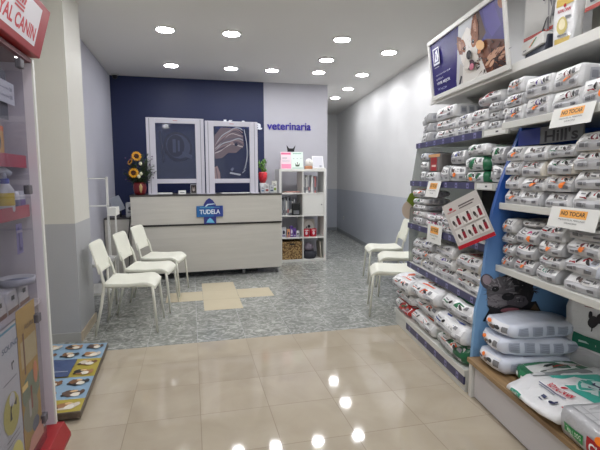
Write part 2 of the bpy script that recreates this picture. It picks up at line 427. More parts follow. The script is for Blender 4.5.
screen(-.555, .19, 2.14, 'left white framed acrylic screen with a dark oval emblem on the desk',  # the dark oval emblem is a painted reflection
       [('ell', dk, .55, .58, .36, .27, -.15), ('ell', (54, 62, 92), .56, .59, .31, .22, -.15), ('ell', dk, .50, .60, .22, .2, .0), ('rect', (58, 66, 96), .42, .48, .5, .72),
        ('rect', (58, 66, 96), .55, .5, .6, .7), ('poly', (58, 66, 96), [(.66, .42), (.9, .36), (.9, .44), (.66, .5)]), ('poly', (40, 46, 76), [(.1, .86), (.16, .3), (.2, .3), (.14, .86)])], False)
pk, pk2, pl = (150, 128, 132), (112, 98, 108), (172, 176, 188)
def reflection_bands():  # swirling reflection of the right pane, painted as coloured bands
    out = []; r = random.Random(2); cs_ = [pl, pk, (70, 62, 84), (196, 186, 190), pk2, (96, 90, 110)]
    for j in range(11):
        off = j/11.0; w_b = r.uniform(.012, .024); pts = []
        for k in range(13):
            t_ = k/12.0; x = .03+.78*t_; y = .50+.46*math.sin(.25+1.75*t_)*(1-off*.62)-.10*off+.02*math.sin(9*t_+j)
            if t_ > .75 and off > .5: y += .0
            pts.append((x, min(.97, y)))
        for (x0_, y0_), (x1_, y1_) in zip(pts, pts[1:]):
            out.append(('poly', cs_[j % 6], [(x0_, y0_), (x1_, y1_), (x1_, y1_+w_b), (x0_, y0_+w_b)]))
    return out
screen(.205, .925, 2.115, 'right white framed acrylic screen with crinkled pink grey film on the desk',  # the pink grey film is painted reflections
       [('poly', pk2, [(.0, .50), (.02, .82), (.2, .98), (.62, .97), (.82, .84), (.84, .64), (.62, .50), (.4, .50), (.22, .40), (.04, .38)])] + reflection_bands() +
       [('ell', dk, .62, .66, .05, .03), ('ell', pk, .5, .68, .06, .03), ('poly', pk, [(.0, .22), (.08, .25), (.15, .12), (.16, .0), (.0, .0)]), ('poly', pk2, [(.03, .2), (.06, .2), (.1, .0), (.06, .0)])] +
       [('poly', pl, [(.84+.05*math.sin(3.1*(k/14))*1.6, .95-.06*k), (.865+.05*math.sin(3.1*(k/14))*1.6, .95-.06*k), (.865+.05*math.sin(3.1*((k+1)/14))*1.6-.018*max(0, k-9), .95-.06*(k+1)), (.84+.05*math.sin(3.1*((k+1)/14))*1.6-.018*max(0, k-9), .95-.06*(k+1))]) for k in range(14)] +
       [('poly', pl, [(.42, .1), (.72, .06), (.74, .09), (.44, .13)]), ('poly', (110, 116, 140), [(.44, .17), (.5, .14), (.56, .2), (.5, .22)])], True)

# wall lettering
t = thing('wall_lettering', 'raised violet blue lettering veterinaria on the grey wall', 'sign', (1.612, 7.38, 2.185))
Mw = Matrix.Rotation(R(90), 4, 'X')
text_solid('letters', 'veterinaria', .74, .12, .02, plain('violet_blue_letter', (48, 34, 150), .4), t, Mw, .012)
t = thing('wall_lettering', 'raised white lettering on the navy wall, partly behind the screens', 'sign', (.775, 7.38, 2.195))
text_solid('letters', 'clínica', .76, .145, .02, plain('white_letter', (226, 228, 236), .4), t, Mw, .025)

# sunflower bouquet
fl = thing('sunflower_bouquet', 'sunflower bouquet in a dark red pot on the desk left end', 'bouquet', (-.655, 6.24, 1.127))
potm = plain('pot_red', (120, 26, 34), .35, var=.2, vscale=12)
MB().lathe([(.06, 0), (.075, .03), (.085, .09), (.08, .14), (.07, .16)], 20).build('pot', potm, fl)
MB().lathe([(.0, 0), (.018, .04), (.022, .09), (.0, .13)], 10, (0.02, -.085, .02)).build('ribbon', plain('ribbon_cream', (190, 160, 110), .5), fl)
rnd = random.Random(3); mb = MB(); mb2 = MB(); mb3 = MB()
leafm = plain('leaf_green', (50, 70, 34), .5, var=.3); 
for k in range(120):
    a = rnd.uniform(0, 2*PI); r = rnd.uniform(.04, .19); h = rnd.uniform(.2, .5)
    top = Vector((r*math.cos(a), r*math.sin(a)*.7, h)); mid = Vector((top.x*.45, top.y*.45, h*.55))
    mb.tube([(top.x*.15, top.y*.15, .15), mid, top], [.003, .0025, .0015], 5)
    for j in range(4):
        c = mid.lerp(top, .2+.25*j); d = Vector((math.cos(a+rnd.uniform(-1.4, 1.4)), math.sin(a+rnd.uniform(-1.4, 1.4)), rnd.uniform(-.1, .8))).normalized()
        s_ = Vector((-d.y, d.x, .3)).normalized(); l = rnd.uniform(.04, .075)
        mb.add([c, c+d*l*.5+s_*l*.2, c+d*l, c+d*l*.5-s_*l*.2], [(0, 1, 2, 3)], 0)
mb.build('foliage', leafm, fl)
for k in range(70):
    a = rnd.uniform(0, 2*PI); r = rnd.uniform(.06, .2); c = Vector((r*math.cos(a), r*math.sin(a)*.6, rnd.uniform(.18, .5)))
    mb2.lathe([(.001, -.009), (.009, -.002), (.009, .004), (.001, .01)], 6, c)
mb2.build('small_purple_blossom', plain('purple_blossom', (96, 66, 110), .6), fl)
def sunflower(c, d, r, parent):
    d = Vector(d).normalized(); q = d.to_track_quat('Z', 'Y').to_matrix().to_4x4(); M = Matrix.Translation(c) @ q
    b = MB()
    for j in range(18):
        a = 2*PI*j/18; w = .1; z = .004*(j % 2)
        b.add([M @ Vector((.35*r*math.cos(a-w), .35*r*math.sin(a-w), z)), M @ Vector((.75*r*math.cos(a-.16), .75*r*math.sin(a-.16), z+.006)), M @ Vector((r*math.cos(a), r*math.sin(a), z-.004)),
               M @ Vector((.75*r*math.cos(a+.16), .75*r*math.sin(a+.16), z+.006)), M @ Vector((.35*r*math.cos(a+w), .35*r*math.sin(a+w), z))], [(0, 1, 2, 3, 4)])
    f = b.build('sunflower', plain('sunflower_yellow', (238, 168, 20), .5), parent)
    MB().lathe([(.46*r, -.004), (.44*r, .01), (.2*r, .014), (.001, .01)], 18, M=M).build('flower_head', plain('seed_brown', (70, 36, 12), .8, var=.4, vscale=80), f)
sunflower(Vector((-.015, -.1, .5)), (.25, -1, .25), .068, fl); sunflower(Vector((-.055, -.13, .285)), (-.15, -1, .2), .07, fl)
sunflower(Vector((-.10, -.05, .43)), (-.7, -.6, .4), .05, fl)
for c in ((.035, -.13, .27), (.03, -.1, .4), (.01, -.15, .235)):
    MB().lathe([(.003, -.02), (.018, -.008), (.02, .01), (.012, .026), (.004, .028)], 10, c).build('white_rose', plain('rose_white', (226, 222, 190), .6), fl)

# small things at the desk's back edge
def card(name, lab, cat, loc, w, h, shapes, base=(232, 232, 228), tilt=12, rz=0, th=.004, group=None):
    t = thing(name, lab, cat, loc, rz, group)
    M = Matrix.Rotation(R(-tilt), 4, 'X')
    MB().box(-w/2, w/2, 0, th, 0, h, 0, M).box(-w/2, w/2, .0, .003, 0, h*.55, 0, Matrix.Translation((0, h*.36, 0)) @ Matrix.Rotation(R(tilt), 4, 'X')).build('card', ink(base, .5), t)
    if shapes: art('print', flat(M @ Vector((-w/2, 0, 0)), M.to_3x3() @ Vector((w, 0, 0)), M.to_3x3() @ Vector((0, 0, h))), shapes, t)
    return t
card('photo_card', 'small framed cat photo standing under the left screen', 'photo', (.035, 6.42, 1.127), .085, .13,
     [('rect', (70, 62, 60), .08, .06, .92, .94), ('ell', (176, 160, 150), .5, .45, .25, .2), ('ell', (220, 214, 205), .5, .38, .12, .1), ('poly', (176, 160, 150), [(.28, .55), (.34, .8), (.45, .6)]), ('poly', (176, 160, 150), [(.55, .6), (.68, .8), (.72, .55)])])
card('business_cards', 'little white card holder under the left screen', 'card holder', (-.12, 6.36, 1.127), .10, .05, [('rect', (120, 120, 130), .2, .3, .8, .5)], tilt=20)
t = thing('paper_stack', 'loose white papers under the right screen', 'papers', (.62, 6.42, 1.127), .1)
MB().box(-.21, .2, -.1, .1, 0, .006).build('sheets', paper, t)
t = thing('paper_stack', 'low pile of white leaflets under the left screen', 'papers', (-.35, 6.40, 1.127), -.05)
MB().box(-.12, .1, -.07, .07, 0, .01).box(-.1, .09, -.06, .08, .01, .017).build('sheets', paper, t)
# wrapped candy bouquet
t = thing('candy_bouquet', 'red wrapped bunch with green tops at the desk right end', 'bouquet', (1.03, 6.55, 1.127))
MB().lathe([(.04, 0), (.05, .06), (.052, .14)], 14).build('jar', plain('jar_white', (206, 206, 206), .3), t)
MB().lathe([(.035, .14), (.06, .2), (.068, .28), (.05, .3)], 9).build('wrapper', plain('red_wrap', (196, 40, 52), .35, var=.45, vscale=30), t)
mb = MB()
for k in range(14):
    a = rnd.uniform(0, 2*PI); r = rnd.uniform(.02, .07); h = rnd.uniform(.36, .5)
    mb.tube([(0, 0, .25), (r*math.cos(a), r*math.sin(a), h)], [.005, .004], 5)
    mb.lathe([(.001, -.02), (.018, 0), (.001, .025)], 6, (r*math.cos(a), r*math.sin(a), h-.04))
mb.build('green_sprig', plain('sprig_green', (84, 128, 40), .5, var=.5, vscale=30), t)
for p in ((.05, .0, .5), (.07, .02, .47)):
    MB().tube([(.02, 0, .25), p], .003, 6).build('stick', black, t)
for i, (x, y, w, h, c, lab) in enumerate([(.995, 6.38, .05, .1, (206, 208, 212), 'small white bottle box in front of the red bunch'), (1.06, 6.4, .055, .13, (222, 222, 222), 'white medicine box beside the red bunch'),
                                     (1.135, 6.42, .06, .11, (198, 202, 206), 'pale grey medicine box between two white ones'), (1.19, 6.50, .07, .17, (226, 226, 218), 'taller white and green box at the desk right end')]):
    t = thing('medicine_box', lab, 'box', (x, y, 1.127), R(3), 'boxes at the right end of the desk')
    MB().box(-w/2, w/2, -.02, .02, 0, h).build('carton', ink(c, .4), t)
    art('print', flat((-w/2, -.02, 0), (w, 0, 0), (0, 0, h)), [('rect', [(90, 130, 160), (150, 60, 60), (90, 100, 120), (130, 160, 60)][i], .15, .2, .85, .4), ('rect', (110, 110, 110), .2, .6, .8, .68), ('rect', (150, 150, 150), .2, .74, .6, .8)], t)

# ------------------------------------------------------------------ side counter behind the desk's left end, and things on it
t = thing('side_counter', 'low grey side counter between left wall and reception desk', 'counter', (-.945, 6.32, 0))
box('body', -.18, .16, .0, .42, .02, .80, ash, t, .002); box('top', -.185, .165, -.01, .43, .80, .82, plain('counter_dark_top', (70, 68, 66), .4), t)
t = thing('card_terminal', 'white and grey desk device on the low side counter', 'device', (-.80, 6.42, .82))
MB().box(-.06, .05, -.06, .06, 0, .2).build('body', plain('device_white', (206, 208, 210), .4), t, .012)
art('print', flat((-.045, -.061, .05), (.08, 0, 0), (0, 0, .12)), [('ell', (60, 66, 76), .5, .6, .28, .2), ('rect', (130, 134, 140), .1, .1, .9, .25)], t)
t = thing('monitor', 'small tilted pale screen at the end of the white rack', 'monitor', (-.93, 6.40, .82))
MB().box(-.07, .07, -.006, .006, 0, .2, 0, Matrix.Translation((0, 0, .09)) @ Matrix.Rotation(R(-24), 4, 'Y')).build('screen', plain('screen_pale', (166, 172, 184), .3), t, .004)
MB().tube([(0, 0, 0), (0, .01, .12)], .012, 8).build('stand', black, t)
mbc = MB(); 
t = thing('power_cable', 'black cable trailing down the front of the side counter', 'cable', (0, 0, 0))
mbc.tube([(-.80, 6.35, .826), (-.80, 6.30, .84), (-.815, 6.295, .7), (-.84, 6.295, .5), (-.83, 6.295, .25), (-.86, 6.29, .012)], .006, 6).build('cord', black, t)
# white rack with small tray
t = thing('white_rack', 'white tube rack with a small tray by the left wall', 'rack', (-1.0, 5.3, 0))
mb = MB(); w_ = .012
for (a, b_) in [((-.12, 0, 1.345), (.10, 0, 1.345)), ((-.12, 0, 1.045), (.10, 0, 1.045)), ((.10, 0, 0), (.10, 0, 1.357)), ((-.12, 0, 0), (-.12, 0, 1.357))]:
    a, b_ = Vector(a), Vector(b_)
    mb.box(min(a.x, b_.x)-w_, max(a.x, b_.x)+w_, -.01, .01, min(a.z, b_.z)-w_*.5, max(a.z, b_.z)+w_*.5)
mb.build('frame', white_metal, t, .002)
MB().box(.113, .20, -.12, .12, .94, 1.03).build('tray', white_metal, t, .004)
MB().box(.185, .20, -.12, -.105, 0, .94).build('leg', white_metal, t)
# white side table
t = thing('side_table', 'low white side table half hidden behind the first chair', 'table', (-.955, 4.8, 0))
box('tabletop', -.165, .165, -.24, .24, .50, .53, white_lam, t, .004); box('lower_shelf', -.15, .15, -.22, .22, .22, .24, white_lam, t)
for sx in (-.145, .145):
    for sy in (-.22, .22): MB().tube([(sx, sy, 0), (sx, sy, .5)], .013, 8).build('leg', cream_metal, t)
t = thing('toy', 'small blue and green toy lying on the low white table', 'toy', (-.89, 4.68, .53))
MB().lathe([(.001, 0), (.05, .005), (.055, .03), (.03, .055), (.001, .06)], 14).build('body', plain('toy_blue', (26, 74, 170), .4), t)
MB().lathe([(.001, 0), (.03, .004), (.03, .02), (.001, .03)], 12, (.07, -.03, 0)).build('green_piece', plain('toy_green', (60, 130, 70), .4), t)

# ------------------------------------------------------------------ chairs
def make_chair(lab):
    t = thing('stacking_chair', lab, 'chair', (0, 0, 0), 0, 'white stacking chairs')
    # seat: profile along x swept over the width with rounded corners
    mb = MB(); prof = []
    N = 14
    for i in range(N+1):
        x = -.195+.43*i/N; z = .452
        if x > .15: z -= .045*((x-.15)/.085)**2
        z -= .008*math.sin(PI*min(1, max(0, (x+.19)/.34)))
        prof.append((x, z))
    W = .215; vs = []; cols = 13
    for th in (0, -.026):
        for (x, z) in prof:
            e = max(0, (x-.17)/.065); hw = W-.02*e*e
            e2 = max(0, (-.165-x)/.03); hw -= .02*e2*e2
            for j in range(cols):
                s_ = -1+2*j/(cols-1); y = hw*s_
                vs.append((x, y, z+th+(.006*abs(s_)**4 if th == 0 else .004*abs(s_)**6)))
    n1 = len(prof)*cols; fs = []
    for i in range(len(prof)-1):
        for j in range(cols-1):
            a = i*cols+j; fs.append((a, a+1, a+cols+1, a+cols)); fs.append((n1+a, n1+a+cols, n1+a+cols+1, n1+a+1))
    bd = [i*cols for i in range(len(prof))]+[(len(prof)-1)*cols+j for j in range(1, cols)]+[i*cols+cols-1 for i in range(len(prof)-2, -1, -1)]+[j for j in range(cols-2, 0, -1)]
    for k in range(len(bd)):
        a, b_ = bd[k], bd[(k+1) % len(bd)]; fs.append((a, b_, n1+b_, n1+a))
    mb.add(vs, fs, 0, True).build('seat', chair_mat, t, .004)
    # backrest
    mb = MB(); vs = []; rows = 9; cols = 11
    for th in (0, -.014):
        for i in range(rows):
            v = i/(rows-1); z = .535+.262*v; x0_ = -.212-.062*v-.01*v*v
            for j in range(cols):
                s_ = -1+2*j/(cols-1); hw = .2-.008*v-.014*max(0, (v-.86)/.14)**2
                vs.append((x0_+th-.010*(1-s_*s_), hw*s_, z-.008*max(0, abs(s_)-.8)/.2*(1 if v > .9 else 0)))
    n1 = rows*cols; fs = []
    for i in range(rows-1):
        for j in range(cols-1):
            a = i*cols+j; fs.append((a, a+1, a+cols+1, a+cols)); fs.append((n1+a, n1+a+cols, n1+a+cols+1, n1+a+1))
    bd = [i*cols for i in range(rows)]+[(rows-1)*cols+j for j in range(1, cols)]+[i*cols+cols-1 for i in range(rows-2, -1, -1)]+[j for j in range(cols-2, 0, -1)]
    for k in range(len(bd)):
        a, b_ = bd[k], bd[(k+1) % len(bd)]; fs.append((a, b_, n1+b_, n1+a))
    mb.add(vs, fs, 0, True).build('backrest', chair_mat, t, .004)
    for s_ in (-1, 1):
        MB().tube([(.21, .192*s_, .415), (.222, .197*s_, .3), (.245, .215*s_, 0.001)], [.0135, .012, .010], 10).build('leg', cream_metal, t)
        MB().tube([(-.27, .215*s_, .001), (-.215, .2*s_, .25), (-.185, .192*s_, .44), (-.207, .186*s_, .55), (-.232, .182*s_, .62)], [.011, .013, .014, .012, .010], 10).build('leg', cream_metal, t)
    mb = MB()
    mb.tube([(-.18, -.19, .424), (.2, -.19, .416)], .011, 8).tube([(-.18, .19, .424), (.2, .19, .416)], .011, 8).tube([(.2, -.19, .416), (.2, .19, .416)], .010, 8).tube([(-.18, -.19, .424), (-.18, .19, .424)], .010, 8)
    mb.build('seat_frame', cream_metal, t)
    return t
def copy_tree(o, parent=None):
    c = o.copy(); C.objects.link(c); c.parent = parent
    for ch in o.children: copy_tree(ch, c)
    return c
ch0 = make_chair('white stacking chair on the left, nearest the camera')
for i, (x, y, rz, lab) in enumerate([(-.55, 4.22, -4, 'white stacking chair on the left, nearest the camera'), (-.445, 4.80, -9, 'white stacking chair on the left, middle of the row'),
                                   (-.35, 5.41, -13, 'white stacking chair on the left, against the reception desk'),
                                   (1.955, 4.063, 160, 'white stacking chair on the right, nearest, below the other seats'), (2.335, 4.73, 160, 'white stacking chair on the right, middle of the row'),
                                   (2.44, 5.36, 166, 'white stacking chair on the right, furthest, its backrest showing')]):
    o = ch0 if i == 0 else copy_tree(ch0)
    o.location = (x, y, 0); o.rotation_euler = (0, 0, R(rz)); o['label'] = lab

# ------------------------------------------------------------------ cube shelf unit
KX, KY, KZ = 1.335, 6.86, 0
t = thing('cube_shelf', 'white cube shelf unit of eight cells right of the desk', 'shelf unit', (KX, KY, 0))
W_, D_, H_ = .765, .385, 1.475; o_, i_ = .038, .016
cw = (W_-2*o_-i_)/2; chh = (H_-2*o_-3*i_)/4
box('side_panel', 0, o_, 0, D_, 0, H_, white_lam, t, .002); box('side_panel', W_-o_, W_, 0, D_, 0, H_, white_lam, t, .002)
box('top_panel', o_, W_-o_, 0, D_, H_-o_, H_, white_lam, t, .002); box('bottom_panel', o_, W_-o_, 0, D_, 0, o_, white_lam, t, .002)
box('divider', o_+cw, o_+cw+i_, 0, D_, o_, H_-o_, white_lam, t)
for k in range(1, 4):
    z = o_+k*chh+(k-1)*i_
    for c_ in (0, 1): xa = o_+c_*(cw+i_); box('shelf_board', xa, xa+cw, 0, D_, z, z+i_, white_lam, t)
def cell(c_, r_):   # r_ 0 = top
    k = 3-r_; return KX+o_+c_*(cw+i_), KY, o_+k*(chh+i_)
x, y, z = cell(1, 1)
dd = MB().box(.003, cw-.003, 0, .014, .003, chh-.003).build('door', white_lam, t, .002, loc=(x-KX, .004, z))
MB().lathe([(.006, 0), (.011, .012), (.009, .02), (.001, .022)], 12, M=Matrix.Rotation(R(90), 4, 'X')).build('knob', chrome, dd, loc=(cw-.04, 0, chh*.5))
# contents
x, y, z = cell(0, 0)
for i, (dx, w, h, c) in enumerate([(.02, .2, .012, (190, 182, 172)), (.09, .21, .01, (206, 150, 140))]):
    t = thing('leaflet_pile', ['flat pile of leaflets in the top left cube', 'pinkish folded leaflet in the top left cube'][i], 'leaflets', (x+dx+w/2, y+.12+.03*i, z+(.0 if i == 0 else .0125)), R(5*i))
    MB().box(-w/2, w/2, -.1, .14, 0, h).build('sheets', ink(c, .5), t)
cols = [(196, 196, 198), (150, 152, 158), (120, 120, 126), (214, 214, 210), (96, 98, 106), (182, 110, 110), (206, 206, 206), (140, 140, 146)]
def files(c_, r_, n, seed, phrase, grp, xs=0, tot=None):
    x, y, z = cell(c_, r_); r = random.Random(seed); px = x+.012+xs
    words = ['leftmost', 'second from left', 'third from left', 'fourth from left', 'fifth from left', 'sixth from left', 'seventh from left', 'eighth from left', 'ninth from left', 'tenth from left', 'eleventh from left']
    for i in range(n):
        w = r.uniform(.014, .024); h = r.uniform(.22, .285); c = cols[r.randrange(len(cols))]
        t = thing('magazine', 'upright magazine, %s in %s' % (words[i], phrase), 'magazine', (px+w/2, y+.06+r.uniform(0, .02), z), 0, grp)
        M = Matrix.Rotation(R(r.uniform(-1.5, 2.5)), 4, 'Y')
        MB().box(-w/2, w/2, 0, .21, 0, h, 0, M).build('cover', ink(c, .5), t)
        MB().box(-w/2-.0004, w/2+.0004, -.001, 0, h*.15, h*.35, 0, M).build('spine_band', ink(cols[(i*3+1) % 8], .5), t)
        px += w+.0035
files(1, 0, 11, 5, 'the top right cube', 'magazines in the top right cube')
files(0, 1, 9, 9, 'the second row left cube', 'magazines in the second row left cube')
x, y, z = cell(0, 1)
t = thing('label_printer', 'black device standing in front of magazines in the cube shelf', 'device', (x+.235, y+.01, z))
MB().box(-.065, .065, 0, .045, 0, .2).build('case', black, t, .012)
MB().box(-.045, .045, -.003, 0, .02, .08).build('panel', plain('device_grey', (110, 112, 116), .4), t, .002)
x, y, z = cell(0, 2)
prod = [(.045, .07, .16, (214, 214, 220), 'white product box with dark cat print'), (.125, .05, .13, (226, 160, 120), 'small peach product box'), (.175, .05, .18, (90, 60, 140), 'purple tall product box'), (.225, .045, .14, (120, 84, 170), 'short purple product box'), (.278, .05, .1, (222, 222, 226), 'small white tub')]
for i, (dx, w, h, c, lab) in enumerate(prod):
    t = thing('product_box', lab+' in the third row left cube', 'box', (x+dx, y+.08, z), R((i-2)*3), 'products in the third row left cube')
    MB().box(-w/2, w/2, 0, .06, 0, h).build('carton', ink(c, .4), t, .003)
    art('print', flat((-w/2, 0, 0), (w, 0, 0), (0, 0, h)), [('ell', (40, 40, 70) if i != 2 else (230, 220, 240), .5, .5, .25, .2), ('rect', (200, 200, 210) if i in (2, 3) else (110, 80, 150), .15, .1, .85, .22)], t)
x, y, z = cell(1, 2)
for i in range(2):
    t = thing('red_tin', ['left red printed tin in the third row right cube', 'right red printed tin in the third row right cube'][i], 'tin', (x+.065+.12*i+.0, y+.11, z), 0, 'red printed tins')
    MB().lathe([(.052, 0), (.055, .004), (.055, .12), (.052, .125), (.001, .125)], 20).build('can', plain('tin_red', (190, 30, 52), .3), t)
    art('print', lambda u, v, l: Vector(((.0565+.0004*l)*math.sin(u), -(.0565+.0004*l)*math.cos(u), v)), [('ell', (226, 200, 210), -.1, .06, .35, .03), ('ell', (120, 20, 40), .5, .05, .2, .02), ('rect', (230, 220, 220), -.6, .1, .6, .112)], t)
card('picture_card', 'white round topped picture card behind the red tins', 'card', (x+.15, y+.23, z), .2, .27, [('ell', (236, 232, 226), .5, .5, .42, .42), ('ell', (40, 40, 44), .5, .55, .12, .1), ('ell', (90, 90, 96), .3, .5, .08, .05)], (206, 200, 190), 6)
x, y, z = cell(0, 3)
t = thing('wicker_basket', 'woven water hyacinth basket in the bottom left cube', 'basket', (x+cw/2, y+.02, z))
w2 = cw/2-.006; mb = MB()
wk = wicker_mat()
mb.box(-w2, w2, 0, .015, 0, .29).box(-w2, w2, .3, .315, 0, .29).box(-w2, -w2+.012, .015, .3, 0, .29).box(w2-.012, w2, .015, .3, 0, .29).box(-w2, w2, 0, .31, 0, .012)
mb.build('body', wk, t, .006)
MB().box(-.04, .04, -.003, .001, .235, .262).build('handle_hole', dark_rub, t)
x, y, z = cell(1, 3)
t = thing('bag_bundle', 'dark folded bag stuffed in the bottom right cube', 'bag', (x+.12, y+.1, z))
o = MB().lathe([(.09, 0), (.11, .03), (.105, .1), (.08, .12), (.001, .125)], 16).build('body', plain('dark_fabric', (52, 54, 62), .8, bump=.5, bscale=20), t)
t = thing('plastic_bag', 'mauve plastic bag above the dark bundle, bottom right cube', 'bag', (x+.11, y+.12, z+.127))
MB().lathe([(.06, 0), (.09, .03), (.08, .08), (.04, .12), (.001, .13)], 14).build('body', plain('mauve_film', (126, 116, 128), .5, bump=.6, bscale=18), t)
t = thing('folder', 'cream folder leaning on the right in the bottom right cube', 'folder', (x+cw-.03, y+.05, z))
MB().box(-.008, .008, 0, .22, 0, .27, 0, Matrix.Rotation(R(-4), 4, 'Y')).build('cover', ink((186, 180, 166), .5), t)
# on top
zt = H_
card('desk_calendar', 'pink and white card standing on the cube shelf', 'card', (1.475, 6.98, zt), .17, .275,
     [('rect', (226, 110, 150), .05, .84, .95, .95), ('rect', (226, 140, 170), .05, .04, .95, .3), ('rect', (150, 150, 160), .15, .62, .6, .66), ('rect', (180, 180, 186), .12, .42, .85, .44), ('rect', (180, 180, 186), .12, .5, .85, .52)], (238, 214, 222), 7)
card('desk_calendar', 'white and mint card with a small plant print on the cube shelf', 'card', (1.655, 6.97, zt), .195, .275,
     [('rect', (120, 170, 150), .15, .88, .85, .92), ('ell', (70, 60, 50), .5, .2, .18, .05), ('poly', (50, 90, 56), [(.3, .36), (.5, .18), (.36, .16)]), ('poly', (50, 90, 56), [(.7, .36), (.5, .18), (.64, .16)]), ('poly', (90, 60, 70), [(.46, .4), (.54, .4), (.5, .18)]),
      ('rect', (150, 150, 160), .15, .6, .25, .63), ('rect', (150, 150, 160), .45, .6, .55, .63), ('rect', (150, 150, 160), .75, .6, .85, .63), ('rect', (190, 210, 200), .05, .02, .95, .1)], (222, 234, 226), 7)
t = thing('cat_ornament', 'black cat ear ornament peeking above the standing cards', 'ornament', (1.585, 7.13, zt))
MB().prism([(-.05, 0, 0), (.05, 0, 0), (.055, 0, .3), (.075, 0, .385), (.035, 0, .335), (-.03, 0, .335), (-.07, 0, .385), (-.055, 0, .3)], (0, .02, 0)).build('silhouette', black, t)
t = thing('round_clock', 'small round white clock on a wooden stand atop the cube shelf', 'clock', (1.835, 6.98, zt))
MB().lathe([(.06, -.012), (.064, 0), (.06, .012), (.001, .013)], 24, M=Matrix.Translation((.01, 0, .105)) @ Matrix.Rotation(R(90), 4, 'X')).build('dial', plain('dial_white', (226, 224, 218), .35), t)
MB().box(-.06, .06, -.03, .03, 0, .05).build('stand', plain('clock_wood', (178, 124, 88), .5), t, .006)
art('print', flat((.01, -.0135, .105), (1, 0, 0), (0, 0, 1)), [('rect', (60, 60, 60), -.002, 0, .002, .035), ('rect', (60, 60, 60), 0, -.002, .025, .002)], t)
card('tablet', 'white tablet leaning back at the right of the cube shelf top', 'tablet', (2.0, 6.96, zt), .19, .215, [('rect', (206, 206, 212), .06, .07, .94, .93), ('rect', (150, 150, 160), .6, .15, .8, .3)], (232, 232, 232), 14, R(6), .008)
t = thing('tray', 'shallow white tray under the tablet on the cube shelf', 'tray', (2.0, 6.92, zt))
MB().box(-.085, .09, -.05, -.005, 0, .02).build('body', white_lam, t, .004)
# outlet
t = thing('wall_outlet', 'white power outlet low on the right wall', 'outlet', (wx(10)-.001, 10.0, .38), R(-96.6))
MB().box(-.04, .04, -.006, 0, -.04, .04).build('plate', white_metal, t, .003)
MB().lathe([(.02, -.008), (.02, -.0061)], 14, M=Matrix.Rotation(R(90), 4, 'X') @ Matrix.Translation((0, 0, .014))).build('socket', plain('socket_grey', (150, 150, 150), .5), t)

# ------------------------------------------------------------------ red and white display cabinet at the left
XF = -.72
cab_grey = plain('cabinet_inner_grey', (184, 178, 184), .45)
cab = thing('display_cabinet', 'tall display cabinet with red header sign and glass door', 'cabinet', (XF, 2.46, 0))
box('side_panel', -.47, 0, -.022, 0, .08, 1.92, plain('cabinet_panel', (208, 200, 208), .4), cab)
box('panel_edge', -.004, .003, -.0225, .0012, .08, 1.92, white_metal, cab)
box('back_panel', -.47, -.455, -1.3, -.022, .08, 1.92, cab_grey, cab)
box('top_panel', -.47, -.002, -1.3, -.022, 1.90, 1.92, plain('cabinet_top', (110, 60, 64), .5), cab)
for z in (1.205, 1.44):
    s_ = box('shelf_board', -.452, -.055, -1.28, -.026, z-.02, z, cab_grey, cab)
    box('price_strip', -.055, -.05, -1.28, -.03, z-.034, z+.024, plain('strip_pink_red', (186, 70, 90), .4), cab)
box('shelf_board', -.452, -.03, -1.28, -.026, .74, .76, cab_grey, cab)
box('plinth', -.47, .0, -1.3, -.03, 0, .075, royal_red, cab)
# red chamfered foot at the far corner
MB().prism([(-.05, -1.3, .0), (.065, -1.3, .0), (.065, -1.3, .02), (.035, -1.3, .085), (-.05, -1.3, .085)], (0, 1.3, 0)).build('red_kick_rail', royal_red, cab, .003)
# header
MB().prism([(.03, -1.3, 1.928), (.09, -1.3, 2.145), (-.12, -1.3, 2.145), (-.12, -1.3, 1.928)], (0, 1.3, 0)).build('header_sign', royal_red, cab, .003)
ux = Vector((0, 1, 0)); uy = Vector((.06, 0, .217)).normalized()
fs_ = flat((.03, -1.3, 1.928), ux, uy, .0008)
CRW = (196, 34, 48)
art('sign_lettering', fs_, [('rect', (222, 218, 222), .03, .03, 1.195, .198), ('text', CRW, 'ROYAL CANIN', .925, .078, .50, .060, 0, .03),
    ('poly', CRW, [(.905, .120), (1.005, .120), (1.005, .128), (.905, .128)]), ('poly', CRW, [(.905, .134), (1.005, .134), (1.008, .142), (.902, .142)])] +
    [('poly', CRW, [(.912+.023*k, .148), (.928+.023*k, .148), (.931+.027*(k-1.6)+.023*1.6, .172), (.913+.027*(k-1.6)+.023*1.6, .172)]) for k in range(4)] +
    [('ell', CRW, .922+.027*k, .182, .007, .007) for k in range(4)], cab)
# glass door with hinges
gl = box('glass_door', -.004, .003, -1.28, -.17, .10, 1.88, glass_mat('door_glass', (232, 232, 236), rough=.02, haze=.02, haze_c=(190, 186, 190)), cab)
for z in (1.305, .705, 1.86, .21):
    MB().box(-.012, .012, -.21, -.165, z-.02, z+.02).build('hinge', plain('hinge_grey', (92, 88, 94), .6), cab, .003)
# things in the cabinet
def paperthing(name, lab, y0, y1, z0, z1, base, shapes, x=XF-.0075):
    t = thing(name, lab, 'poster' if name == 'poster' else 'notice', (x, y0, z0))
    MB().box(-.0012, 0, 0, y1-y0, 0, z1-z0).build('sheet', ink(base, .6), t)
    art('print', flat((0, 0, 0), (0, y1-y0, 0), (0, 0, z1-z0), .0005), shapes, t)
    return t
paperthing('notice', 'small white paper notice taped high inside the cabinet glass', 2.02, 2.205, 1.665, 1.755, (232, 232, 236),
   [('text', (110, 110, 120), 'Horario: Mañ', .4, .68, .55, .1), ('text', (60, 60, 70), '20', .78, .68, .14, .16), ('text', (110, 110, 120), 'Horario: Tard', .4, .32, .55, .1), ('text', (60, 60, 70), '20', .78, .32, .14, .16)])
t = thing('card_sheet', 'dark grey sheet hanging behind the white paper notice', 'sheet', (XF-.02, 1.98, 1.60)); MB().box(-.002, 0, 0, .18, 0, .2).build('sheet', ink((98, 98, 104), .6), t)
lilac_b = (96, 90, 170)
